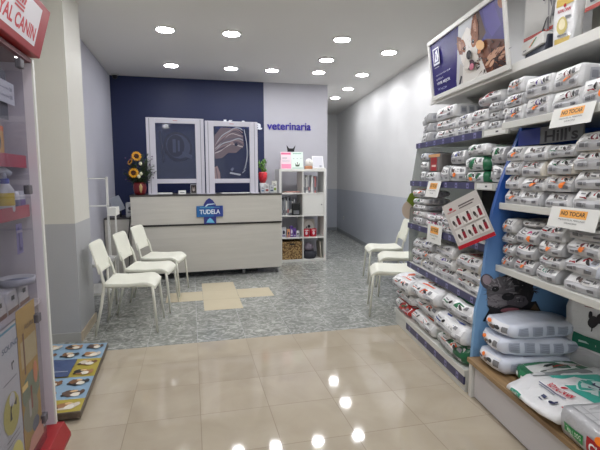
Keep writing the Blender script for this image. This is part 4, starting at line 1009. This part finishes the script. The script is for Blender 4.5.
def stack(idx, a0, a1, vfront, z, heights, D, body, styles, shelf, group, key, kw=None, stickers=(1, 0, 1), jit=.01, seed=0, rot=0):
    """one column of lying bags between a0 and a1 with their ends to the aisle"""
    r = random.Random(seed+idx*31); W = abs(a1-a0)*.93; zz = z+.001; n = len(heights)
    for k, h in enumerate(heights):
        st = styles[k % len(styles)]; bd = body[k % len(body)] if isinstance(body, list) else body
        var = (idx*3+k+seed) % 7
        parts = bag_parts((key, round(W, 2), round(h, 3), D), D, W, h, bd, st, var, stickers[(k+idx) % len(stickers)], kw or {})
        words = {'plain': 'plain marked'}.get(st, st+' marked')
        lab = '%s %s bag, %s of %s stack from left, %s' % (bd, words, level_word(k, n), ORD[idx], shelf)
        put_bag(parts, lab, vfront+D/2+r.uniform(0, jit*1.5), (a0+a1)/2+r.uniform(-jit, jit)*.4, zz, R(rot+r.uniform(-3, 3)), group)
        zz += h*.985+.001
# near unit shelves
gC = 'bags on the near unit top shelf'; gD = 'bags on the near unit middle shelf'; gE = 'bags on the near unit lower shelf'
kwC = dict(slant=.012, rnd_=.12, tb=.75, crease=.022, amp=.006)
kwN = dict(rnd_=.13, tb=.75, crease=.02, amp=.007)
stack(0, .0, -.17, .165, 1.665, [.085, .07, .085], .30, ['white', 'grey', 'white'], ['purple', 'purple', 'orange'], 'near unit top shelf', gC, 'C', kwC, (1,), seed=1)
stack(1, -.185, -.39, .165, 1.665, [.105, .105], .32, 'white', ['purple', 'purple'], 'near unit top shelf', gC, 'C', kwC, (0, 1), seed=2)
stack(2, -.405, -.60, .165, 1.665, [.10, .105], .32, 'white', ['maroon', 'maroon'], 'near unit top shelf', gC, 'C', kwC, (0, 1), seed=3)
stack(3, -.615, -.82, .165, 1.665, [.115], .32, 'white', ['red'], 'near unit top shelf', gC, 'C', kwC, (1,), seed=4)
stack(4, -.84, -1.04, .165, 1.665, [.10, .10], .32, 'white', ['red', 'red'], 'near unit top shelf', gC, 'C', kwC, (1,), seed=5)
stack(0, -.015, -.165, .17, 1.198, [.085, .08, .08, .085], .34, ['white', 'white', 'grey', 'white'], ['plain', 'red', 'plain', 'plain'], 'near unit middle shelf', gD, 'D', kwN, (1, 2, 0), seed=11)
stack(1, -.175, -.375, .17, 1.198, [.08, .075, .085, .08], .34, ['grey', 'white', 'cream', 'white'], ['plain', 'maroon', 'red', 'plain'], 'near unit middle shelf', gD, 'D', kwN, (2, 0, 1), seed=12)
stack(2, -.385, -.575, .17, 1.198, [.08, .085, .085, .06], .34, ['white', 'grey', 'cream', 'grey'], ['plain', 'orange', 'green', 'green'], 'near unit middle shelf', gD, 'D', kwN, (1, 0, 0), seed=13)
stack(3, -.585, -.80, .17, 1.198, [.10, .085, .085, .085], .34, ['white', 'white', 'white', 'cream'], ['red', 'plain', 'red', 'maroon'], 'near unit middle shelf', gD, 'D', kwN, (0, 2), seed=14)
stack(4, -.815, -1.0, .17, 1.198, [.09, .09, .08, .08], .34, 'white', ['red', 'plain'], 'near unit middle shelf', gD, 'D', kwN, (0,), seed=15)
kwE = dict(slant=.035, rnd_=.2, tb=.75, crease=.012, amp=.011)
stack(0, -.015, -.135, .165, .822, [.075, .07, .06, .08], .36, ['grey', 'grey', 'grey', 'white'], ['red', 'red', 'plain', 'plain'], 'near unit lower shelf', gE, 'E', kwE, (1, 1, 2), seed=21)
stack(1, -.145, -.34, .165, .822, [.08, .085, .085], .36, ['grey', 'grey', 'grey'], ['red', 'red', 'pink'], 'near unit lower shelf', gE, 'E', kwE, (1, 1, 0), seed=22)
stack(2, -.35, -.545, .165, .822, [.075, .06, .075, .075], .36, ['grey', 'white', 'grey', 'white'], ['teal', 'red', 'plain', 'red'], 'near unit lower shelf', gE, 'E', kwE, (2, 1, 2), seed=23)
stack(3, -.555, -.80, .165, .822, [.085, .085, .075, .08], .36, ['grey', 'pale blue', 'white', 'white'], ['plain', 'red', 'maroon', 'red'], 'near unit lower shelf', gE, 'E', kwE, (0, 1, 2, 0), seed=24)
stack(4, -.815, -1.0, .165, .822, [.085, .085, .08], .36, ['cream', 'white', 'white'], ['orange', 'red'], 'near unit lower shelf', gE, 'E', kwE, (0,), seed=25)
# long flat grey bag lying over the first two stacks
p_ = bag_parts('longflat', .5, .22, .035, 'grey', 'plain', 3, 0, dict(rnd_=.4, tb=.6, crease=0, amp=.008))
put_bag(p_, 'flat silvery bag lying over the second stack, near unit lower shelf', .46, -.24, 1.075, R(0), gE)
# Hill's header board
t = gthing('header_board', "blue and grey header board lettered Hill's under the top shelf", 'sign', .27, 0, 0)
MB().box(-.01, .0, -.53, -.01, 1.532, 1.62).build('board', plain('board_grey', (104, 106, 108), .5), t)
art('lettering', flat((-.01, -.01, 1.532), (0, -1, 0), (0, 0, 1)), [('rect', (24, 44, 130), 0, 0, .2, .088), ('text', (20, 20, 24), "Hill's", .365, .036, .25, .062, 0, .02)], t)
# no tocar notices
def notice(lab, v, a, z, w, h, rz=0, tiltx=14, par=True):
    t = gthing('paper_notice', lab, 'notice', v, a, z, 0, 'NO TOCAR notices on the shelves')
    M = Matrix.Rotation(R(tiltx), 4, 'Y')
    MB().box(-.0015, 0, -w/2, w/2, -h, 0, 0, M).build('sheet', paper, t)
    f = flat(M @ Vector((-.0015, w/2, -h)), M.to_3x3() @ Vector((0, -1, 0)), M.to_3x3() @ Vector((0, 0, 1)), .0008)
    art('lettering', f, [('rect', (246, 176, 84), w*.22, h*.5, w*.78, h*.88), ('text', (50, 30, 24), 'NO TOCAR', w*.5, h*.7, w*.5, h*.2, 0, .02), ('text', (110, 110, 110), 'PREGUNTE AL PERSONAL', w*.5, h*.4, w*.56, h*.07), ('text', (110, 110, 110), 'GRACIAS', w*.5, h*.24, w*.26, h*.07)], t)
notice('white NO TOCAR notice hanging from the near unit top shelf', .150, -.605, 1.676, .27, .093)
notice('white NO TOCAR notice hanging from the near unit middle shelf', .155, -.645, 1.212, .31, .098)
notice('small NO TOCAR notice on the far unit second shelf edge', .148, .92, 1.318, .25, .13)
notice('small NO TOCAR notice on the far unit third shelf edge', .10, .78, .985, .27, .145, tiltx=4)

# far unit shelves
g1 = 'bags on the far unit top shelf'; kwF = dict(slant=.015, rnd_=.14, tb=.7, crease=.014, amp=.008)
stack(0, 1.58, 1.24, .245, 1.655, [.085, .085, .085], .34, 'grey', ['plain', 'plain', 'plain'], 'far unit top shelf', g1, 'F1', kwF, (0,), seed=31, rot=-14)
stack(1, 1.19, .80, .24, 1.655, [.075, .085, .10], .34, 'white', ['red', 'orange', 'red'], 'far unit top shelf', g1, 'F1', kwF, (0,), seed=32)
stack(2, .785, .58, .24, 1.655, [.07, .085], .34, 'white', ['blue', 'blue'], 'far unit top shelf', g1, 'F1', kwF, (0,), seed=33)
stack(3, .565, .36, .24, 1.655, [.075, .08], .34, 'white', ['red', 'red'], 'far unit top shelf', g1, 'F1', kwF, (2, 0), seed=34)
stack(4, .35, .20, .25, 1.655, [.06, .06, .06], .34, 'grey', ['plain', 'plain', 'plain'], 'far unit top shelf', g1, 'F1', kwF, (0,), seed=35)
stack(5, .19, .04, .25, 1.655, [.06, .06, .06], .34, 'grey', ['plain', 'plain', 'plain'], 'far unit top shelf', g1, 'F1', kwF, (0,), seed=36)
p_ = bag_parts('topround', .34, .36, .085, 'white', 'red', 5, 0, dict(rnd_=.6, tb=.5, crease=0, amp=.009))
put_bag(p_, 'rounded white bag with red oval lying above two stacks, far unit top shelf', .44, .40, 1.836, 0, g1)
g2 = 'things on the far unit second shelf'
kwS = dict(rnd_=.45, tb=.5, crease=0, amp=.012)
stack(0, 1.40, 1.24, .19, 1.312, [.09, .09, .07], .26, ['grey', 'white', 'pale blue'], ['plain', 'plain', 'blue'], 'far unit second shelf', g2, 'F2', kwS, (0,), seed=41)
stack(1, 1.22, 1.0, .18, 1.312, [.075], .28, ['white'], ['green'], 'far unit second shelf', g2, 'F2', kwF, (0,), seed=42)
t = gthing('boxed_pack', 'red faced pack with orange header in clear grey wrap, far unit', 'pack', .22, 1.12, 1.39, 0)
MB().box(0, .2, -.12, .12, 0, .155).build('wrap', plain('smoky_wrap', (112, 108, 106), .3, bump=.4, bscale=20), t, .015)
art('print', flat((0, .12, 0), (0, -.24, 0), (0, 0, .155)), [('rect', (170, 34, 38), .22, .08, .72, .8), ('rect', (226, 200, 190), .3, .3, .66, .4), ('rect', (210, 160, 110), .0, .82, 1, .98), ('rect', (150, 40, 44), .3, .5, .62, .7)], t)
stack(2, .98, .84, .20, 1.312, [.13], .24, ['grey'], ['plain'], 'far unit second shelf', g2, 'F2', kwS, (0,), seed=43)
stack(3, .83, .56, .20, 1.312, [.13, .11], .34, ['grey', 'grey'], ['plain', 'blue'], 'far unit second shelf', g2, 'F2', dict(rnd_=.5, tb=.6, crease=0, amp=.014), (0, 1), seed=44)
kwG = dict(rnd_=.5, tb=.6, crease=0, amp=.016)
stack(4, .55, .25, .185, 1.312, [.075, .10, .08], .36, ['green', 'green', 'white'], ['green', 'green', 'green'], 'far unit second shelf', g2, 'F2g', kwG, (0, 1, 0), seed=45)
stack(5, .24, .045, .20, 1.312, [.12, .11], .32, ['grey', 'grey'], ['plain', 'green'], 'far unit second shelf', g2, 'F2', kwG, (0,), seed=46)
g3 = 'bags on the far unit third shelf'
stack(0, 1.40, 1.12, .125, .935, [.06, .06, .055, .06, .065], .26, ['grey', 'white', 'grey', 'white', 'grey'], ['plain', 'red', 'plain', 'green', 'orange'], 'far unit third shelf', g3, 'F3', kwS, (0,), seed=51)
stack(1, 1.10, .88, .125, .935, [.055, .055], .26, ['pink', 'white'], ['pink', 'pink'], 'far unit third shelf', g3, 'F3', kwS, (0,), seed=52)
stack(2, .87, .72, .12, .935, [.075, .04], .24, ['pink', 'pink'], ['plain', 'plain'], 'far unit third shelf', g3, 'F3', kwS, (0,), seed=53)
stack(3, .71, .53, .11, .935, [.055, .06, .08], .24, ['white', 'white', 'white'], ['orange', 'blue', 'orange'], 'far unit third shelf', g3, 'F3', kwF, (0,), seed=54)
stack(4, .51, .33, .11, .935, [.05, .075], .24, ['white', 'white'], ['plain', 'orange'], 'far unit third shelf', g3, 'F3', kwF, (0,), seed=55)
stack(5, .31, .06, .16, .935, [.07, .06], .30, ['grey', 'grey'], ['plain', 'plain'], 'far unit third shelf', g3, 'F3', kwS, (0,), seed=56)
g4 = 'bags on the far unit lowest shelf'
kwL = dict(rnd_=.16, tb=.7, crease=0.012, amp=.011)
stack(0, 1.33, 1.10, .11, .588, [.07, .075, .075], .34, ['cream', 'white', 'white'], ['red', 'pink', 'maroon'], 'far unit lowest shelf', g4, 'F4', kwL, (0,), seed=61)
stack(1, 1.09, .85, .105, .588, [.085, .08, .075], .34, ['white', 'white', 'grey'], ['blue', 'orange', 'blue'], 'far unit lowest shelf', g4, 'F4', kwL, (0, 0, 1), seed=62)
stack(2, .84, .47, .105, .588, [.085, .085, .085], .36, ['white', 'white', 'white'], ['maroon', 'purple', 'purple'], 'far unit lowest shelf', g4, 'F4', kwL, (0, 0, 0), seed=63)
stack(3, .46, .07, .105, .588, [.075, .075, .085], .36, ['white', 'cream', 'cream'], ['red', 'red', 'red'], 'far unit lowest shelf', g4, 'F4', kwL, (0,), seed=64)
g5 = 'big bags on the far unit base'
def big(idx, a0, a1, specs, vf=.01):
    zz = .146
    for k, (h, bd, st, dv) in enumerate(specs):
        W = abs(a1-a0)*.98; D = .52
        parts = bag_parts(('base', idx, k), D, W, h, bd, st, k+idx, 0, dict(rnd_=.22, tb=.6, tf=.3, crease=.01, slant=.03, amp=.014))
        lab = '%s %s marked large bag, %s of %s pile from left on far unit base' % (bd, st, level_word(k, len(specs)), ORD[idx])
        put_bag(parts, lab, vf+dv+D/2, (a0+a1)/2, zz, R(-2+2*k), g5)
        zz += h*.97+.001
big(0, 1.46, 1.03, [(.10, 'red', 'green', .0), (.095, 'white', 'red', .01), (.135, 'white', 'orange', -.03)], 0)
big(1, 1.01, .53, [(.12, 'white', 'orange', .0), (.12, 'white', 'orange', .02), (.135, 'white', 'orange', -.01)], 0)
big(2, .51, .05, [(.12, 'green', 'orange', .0), (.145, 'white', 'blue', -.02), (.135, 'white', 'green', .03)], 0)

# hanging leaflet board
t = gthing('leaflet_board', 'tilted cream product leaflet with six pictures and red foot', 'leaflet', .02, .10, 1.085, R(34))
Mr = Matrix.Rotation(R(-27), 4, 'X')
MB().box(-.002, 0, -.13, .13, -.15, .15, 0, Mr).build('sheet', ink((206, 200, 196), .5), t)
f0 = flat(Mr @ Vector((-.002, .13, -.15)), Mr.to_3x3() @ Vector((0, -.26, 0)), Mr.to_3x3() @ Vector((0, 0, .30)), .0008)
sh = [('rect', (184, 26, 44), 0, 0, 1, .08), ('text', (184, 26, 44), 'ROYAL CANIN', .2, .8, .24, .03, 0, .03), ('ell', (184, 26, 44), .2, .86, .05, .03), ('rect', (90, 80, 80), .42, .84, .86, .865), ('rect', (90, 80, 80), .42, .79, .8, .81)]
for i in range(3):
    for j in range(2):
        cx, cy = .1+.3*i+.05, .2+.3*j
        if i < 3: sh += [('rect', (228, 224, 220), cx-.06, cy-.06, cx+.22, cy+.2), ('ell', (60, 50, 50), cx, cy+.06, .035, .06, .2), ('ell', (140, 130, 126), cx+.03, cy, .03, .04), ('rect', (150, 30, 50), cx+.1, cy-.02, cx+.18, cy+.12), ('rect', (70, 50, 50), cx+.11, cy+.12, cx+.17, cy+.18)]
art('print', f0, sh, t)
# leaf shaped shelf wobbler
t = gthing('shelf_wobbler', 'beige oval shelf tag with green leaf at the far shelf end', 'shelf tag', .13, 1.44, 1.05)
MB().prism([(.07*math.cos(2*PI*k/20)-.0, 0, .085*math.sin(2*PI*k/20)) for k in range(20)], (0, .003, 0)).build('oval_card', ink((196, 178, 160), .5), t)
MB().prism([(-.03, -.004, .085), (.0, -.004, .15), (.075, -.004, .175), (.09, -.004, .1), (.03, -.004, .03)], (0, .003, 0)).build('green_leaf', ink((112, 132, 36), .5), t)

# things on the canopy shelf
def box_item(): pass
p_ = bag_parts('boxbag', .24, .2, .10, 'white', 'plain', 2, 0, dict(rnd_=.12, tb=.1, crease=0, amp=.003))
t = gthing('boxed_food', 'dark and white food box lying at the canopy shelf end', 'box', .30, -.045, 2.022)
MB().prism([(0, -.10, 0), (.0, .09, 0), (.02, .09, .085), (.02, -.10, .115)], (.26, 0, 0)).build('carton', plain('carton_dark', (48, 52, 66), .4), t, .006)
MB().box(-.004, .24, -.10, .10, .055, .12, 0, Matrix.Rotation(R(-6), 4, 'X')).build('white_sleeve', plain('sleeve_white', (220, 218, 214), .4), t, .006)
art('print', lambda u, v, l: Matrix.Rotation(R(-6), 4, 'X') @ Vector((-.0052-.0004*l, .10-.2*u, .055+.065*v)), [('poly', (226, 110, 50), [(.35, .3), (.6, .75), (.7, .75), (.45, .3)]), ('poly', (70, 150, 110), [(.45, .35), (.7, .85), (.75, .8), (.5, .3)]), ('rect', GT, .1, .2, .25, .3)], t)
# standing gusset bag
b_ = Bag(.32, .13, .075, 4.2, rnd_=.3, tb=.3, tf=0, crease=0, amp=.008)
def standing(lab, parts_face, v, a, z, D, yaw, lean, body, shapes, group=None, name='standing_food_bag', bagobj=None):
    me = bagobj.mesh(BAGM[body]); p = gp(v, a)
    o = bpy.data.objects.new(name, me); C.objects.link(o)
    # stand on its -x end: local +x goes up, printed top faces the aisle
    M = Matrix.Rotation(-TH+yaw, 4, 'Z') @ Matrix.Rotation(lean, 4, 'Y') @ Matrix.Rotation(R(-90), 4, 'Y') @ Matrix.Translation((bagobj.D/2*1.03, 0, 0))
    M = Matrix.Translation((p.x, p.y, z)) @ M
    o.matrix_world = M; tag(o, lab, 'pet food bag', group)
    art('front_print', bagobj.face('top'), shapes, o)
    return o
standing('gold and white small bag standing upright on the canopy shelf', None, .39, -.235, 2.024, .3, R(16), R(3), 'white',
   [('rect', (206, 178, 96), -.8, .35, .8, .98), ('rect', (206, 178, 96), -.8, -.95, .8, -.78), ('text', (190, 40, 50), 'ROYAL CANIN', 0, .18, 1.2, .12, 0, .03), ('ell', (190, 40, 50), 0, .34, .14, .06), ('ell', (206, 190, 120), -.1, -.35, .5, .32), ('ell', (236, 226, 190), -.1, -.3, .3, .2), ('rect', GT, -.5, -.72, .4, -.66), ('rect', GT, .2, -.1, .7, -.04)], bagobj=b_)
# poster behind
t = gthing('canopy_poster', 'white poster of grey furry dog with red base line above the canopy shelf', 'poster', .60, 0, 2.285)
MB().box(0, .006, -.55, .53, .0, .50).build('sheet', ink((222, 220, 216), .5), t)
rf = random.Random(4); fur = []
for k in range(46):
    x = rf.uniform(.21, .42); y = rf.uniform(.12, .9); l = rf.uniform(.12, .3); wd = rf.uniform(.008, .018); tl = rf.uniform(-.05, .04)
    fur.append(('poly', rf.choice([(58, 56, 60), (120, 116, 120), (170, 166, 168), (206, 204, 204), (84, 80, 84)]), [(x, y), (x+wd, y+.02), (x+wd+tl, y-l), (x+tl, y-l+.02)]))
art('print', flat((0, .53, 0), (0, -1.08, 0), (0, 0, .5)), [('rect', (196, 60, 44), 0, 0, 1, .045), ('ell', (96, 92, 96), .33, .62, .11, .42), ('ell', (150, 146, 148), .30, .7, .05, .3)] + fur +
    [('ell', (54, 52, 56), .60, .52, .055, .46), ('ell', (150, 148, 152), .59, .54, .04, .36), ('ell', (90, 88, 92), .58, .5, .02, .26)], t)

# bench bags
kwB = dict(rnd_=.38, tb=.45, tf=.15, crease=0, amp=.010)
zz = .251
for k, (h, v0, a0) in enumerate([(.105, .03, -.17), (.10, .05, -.165), (.085, .07, -.15)]):
    D, W = .50, .27
    b_ = Bag(D, W, h, 3.3+k, **kwB); me = b_.mesh(bag_blueish); p = gp(v0+D/2, a0)
    o = bpy.data.objects.new('pet_food_bag', me); C.objects.link(o); o.location = (p.x, p.y, zz); o.rotation_euler = (0, 0, -TH+R([2, -5, 4][k]))
    tag(o, 'long pale white bag, %s of three piled on the wooden bench' % ['lowest', 'middle', 'topmost'][k], 'pet food bag', 'pale bags piled on the bench')
    art('front_print', b_.face('front'), [('ell', DT, .2, .1, .2, .3), ('ell', (120, 100, 90), -.1, -.1, .18, .3), ('rect', (230, 232, 236), -.8, -.8, .8, .9), ('ell', DT, .25, .1, .14, .3), ('ell', (110, 96, 90), -.05, -.1, .16, .3), ('rect', GT, .5, -.3, .8, .5), ('rect', (90, 90, 110), -.75, -.2, -.4, .1)], o)
    art('side_print', b_.face('side'), [('rect', (178, 184, 200), -.85+.36*q, -.55, -.6+.36*q, .6) for q in range(5)] + [('rect', (150, 156, 172), -.82+.36*q, -.4+.2*j, -.63+.36*q, -.34+.2*j) for q in range(5) for j in range(5)], o)
    art('price_sticker', lambda u, v, l, g=b_.face('front'): g(u, v, l+16), [('ell', OR, -.3, .45, .16, .22)], o)
    zz += h*.985+.001
# green and white bag
b_ = Bag(.44, .18, .08, 9.1, rnd_=.3, tb=.5, tf=.1, crease=0, amp=.008); me = b_.mesh(bag_green); p = gp(.115+.22, -.375)
o = bpy.data.objects.new('pet_food_bag', me); C.objects.link(o); o.location = (p.x, p.y, .251); o.rotation_euler = (0, 0, -TH+R(4))
tag(o, 'flat green and white bag on the bench between pile and large teal bag', 'pet food bag')
art('top_print', b_.face('top'), [('rect', (222, 224, 222), -.9, -.9, .5, .9), ('rect', (20, 110, 70), -.9, -.9, -.55, .9), ('text', (186, 40, 50), 'ROYAL CANIN', .0, .2, .8, .16, R(-90), .03), ('ell', (30, 40, 36), -.25, -.3, .12, .2), ('rect', GT, .2, -.6, .26, .1), ('ell', (40, 60, 50), .3, -.6, .08, .1)], o)
art('side_print', b_.face('side'), [('rect', (24, 122, 76), -.9, -.7, .9, .7), ('rect', (200, 214, 206), -.5, -.2, -.1, .2), ('rect', (200, 214, 206), .1, -.3, .5, .3)], o)
art('front_print', b_.face('front'), [('rect', (24, 122, 76), -.9, -.8, .9, .8), ('rect', (226, 232, 228), -.1, -.2, .6, .2), ('ell', (226, 232, 228), -.5, .0, .16, .4)], o)
# large white and teal bag
b_ = Bag(.66, .385, .10, 5.5, rnd_=.25, tb=.4, tf=.6, crease=0, amp=.014); me = b_.mesh(bag_white); p = gp(-.045+.33, -.635)
o = bpy.data.objects.new('pet_food_bag', me); C.objects.link(o); o.location = (p.x, p.y, .252); o.rotation_euler = (0, 0, -TH+R(3))
tag(o, 'large white and teal bag lying on the bench, dog in an oval', 'pet food bag')
f = b_.face('top')
art('top_print', f, [('rect', (128, 132, 134), -.98, -.6, -.74, .98), ('rect', (60, 168, 152), -.62, -.36, .98, .9), ('ell', (216, 232, 230), .3, .12, .62, .38), ('ell', (60, 168, 152), .3, .12, .58, .35), ('ell', (206, 228, 226), .3, .12, .52, .30),
   ('poly', (30, 36, 80), [(-.1, .2), (.05, .14), (.3, .16), (.5, .26), (.62, .24), (.56, .12), (.66, .02), (.6, 0), (.46, .08), (.3, .06), (.2, -.06), (.14, -.05), (.18, .06), (.0, .08)]),
   ('text', (200, 36, 56), 'ROYAL CANIN', .2, -.56, .8, .10, 0, .03), ('ell', (200, 36, 56), .1, -.44, .09, .04), ('rect', (90, 96, 130), -.36, -.67, .56, -.65), ('rect', (120, 126, 150), -.3, -.71, .3, -.695),
   ('rect', (40, 50, 90), .1, -.86, .26, -.8), ('rect', (60, 60, 90), .1, -.91, .26, -.89), ('ell', (30, 36, 80), .5, -.84, .1, .03), ('ell', (30, 36, 80), .56, -.8, .04, .03), ('rect', (176, 50, 60), .8, -.86, .96, -.83)], o)
art('front_print', b_.face('front'), [('rect', (30, 150, 120), -.75, -.6, -.2, .5), ('text', (230, 240, 238), 'SMALL DOG', -.47, 0, .4, .3)], o)
art('side_print', b_.face('side'), [('rect', (150, 156, 160), -.9, -.4, .9, .5)], o)
# front grey bag with red and green marks
b_ = Bag(.56, .40, .13, 7.7, rnd_=.25, tb=.4, tf=0, crease=0, amp=.010); me = b_.mesh(bag_grey); p = gp(-.01+.28, -1.02)
o = bpy.data.objects.new('pet_food_bag', me); C.objects.link(o); o.location = (p.x, p.y, .252); o.rotation_euler = (0, 0, -TH+R(2))
tag(o, 'silvery grey bag with red and green marks, nearest on the bench', 'pet food bag')
art('front_print', b_.face('front'), [('rect', (30, 140, 70), -.88, -.5, -.25, .1), ('text', (226, 240, 228), 'SMALL DOG', -.56, -.2, .5, .3), ('rect', (170, 24, 36), -.15, -.7, .6, .35), ('text', (236, 236, 236), 'CLUB', .22, -.2, .6, .6, 0, .03), ('ell', OR, .18, .5, .13, .25)], o)
art('top_print', b_.face('top'), [('rect', (206, 206, 208), -.9, -.9, .9, .9)] + [('rect', (176, 176, 180), -.9+.3*q, -.9, -.88+.3*q, .9) for q in range(7)] + [('rect', (176, 176, 180), -.9, -.8+.4*q, .9, -.785+.4*q) for q in range(5)], o)
# grey bag on top at the very right edge
# standing bag at the back
b_ = Bag(.52, .36, .15, 6.3, rnd_=.2, tb=.35, tf=.1, crease=0, amp=.014)
standing('tall white bag standing at the back of the bench, rooster drawing', None, .63, -.345, .252, .5, R(20), R(8), 'white',
   [('text', (150, 30, 44), 'ROYAL CANIN', .1, .52, 1.0, .10, 0, .03), ('rect', (150, 30, 44), -.45, .43, .62, .445), ('ell', (150, 30, 44), .15, .68, .14, .05), ('ell', (30, 30, 34), -.12, .12, .16, .14, .2), ('ell', (30, 30, 34), -.24, .26, .07, .1), ('ell', (30, 30, 34), .06, .22, .10, .13, -.4), ('rect', (30, 30, 34), -.14, -.08, -.1, .02),
    ('rect', (20, 112, 86), -.7, -.5, .45, -.22), ('rect', (200, 220, 214), -.5, -.38, .1, -.34), ('rect', (190, 190, 192), -.7, -.9, .8, -.55)], bagobj=b_)

# ------------------------------------------------------------------ light and camera
w = bpy.data.worlds.new('World'); bpy.context.scene.world = w; w.use_nodes = True
w.node_tree.nodes['Background'].inputs[0].default_value = (.86, .93, 1, 1); w.node_tree.nodes['Background'].inputs[1].default_value = .35
cam = bpy.data.cameras.new('Camera'); co = bpy.data.objects.new('Camera', cam); C.objects.link(co)
cam.sensor_width = 36; cam.lens = 446.9/600*36; cam.clip_start = .05
pit, yaw, rol = .10827, .23809, -.0037
Fv = Vector((math.sin(yaw)*math.cos(pit), math.cos(yaw)*math.cos(pit), -math.sin(pit))); Rv = Vector((math.cos(yaw), -math.sin(yaw), 0)); Uv = Rv.cross(Fv)
R2 = Rv*math.cos(rol)+Uv*math.sin(rol); U2 = -Rv*math.sin(rol)+Uv*math.cos(rol)
co.matrix_world = Matrix(((R2.x, U2.x, -Fv.x, 0), (R2.y, U2.y, -Fv.y, 0), (R2.z, U2.z, -Fv.z, 1.36), (0, 0, 0, 1)))
sc = bpy.context.scene; sc.camera = co
sc.view_settings.view_transform = 'Standard'; sc.view_settings.look = 'None'; sc.view_settings.gamma = 1
sc.view_settings.use_curve_mapping = False; sc.view_settings.exposure = 1.8
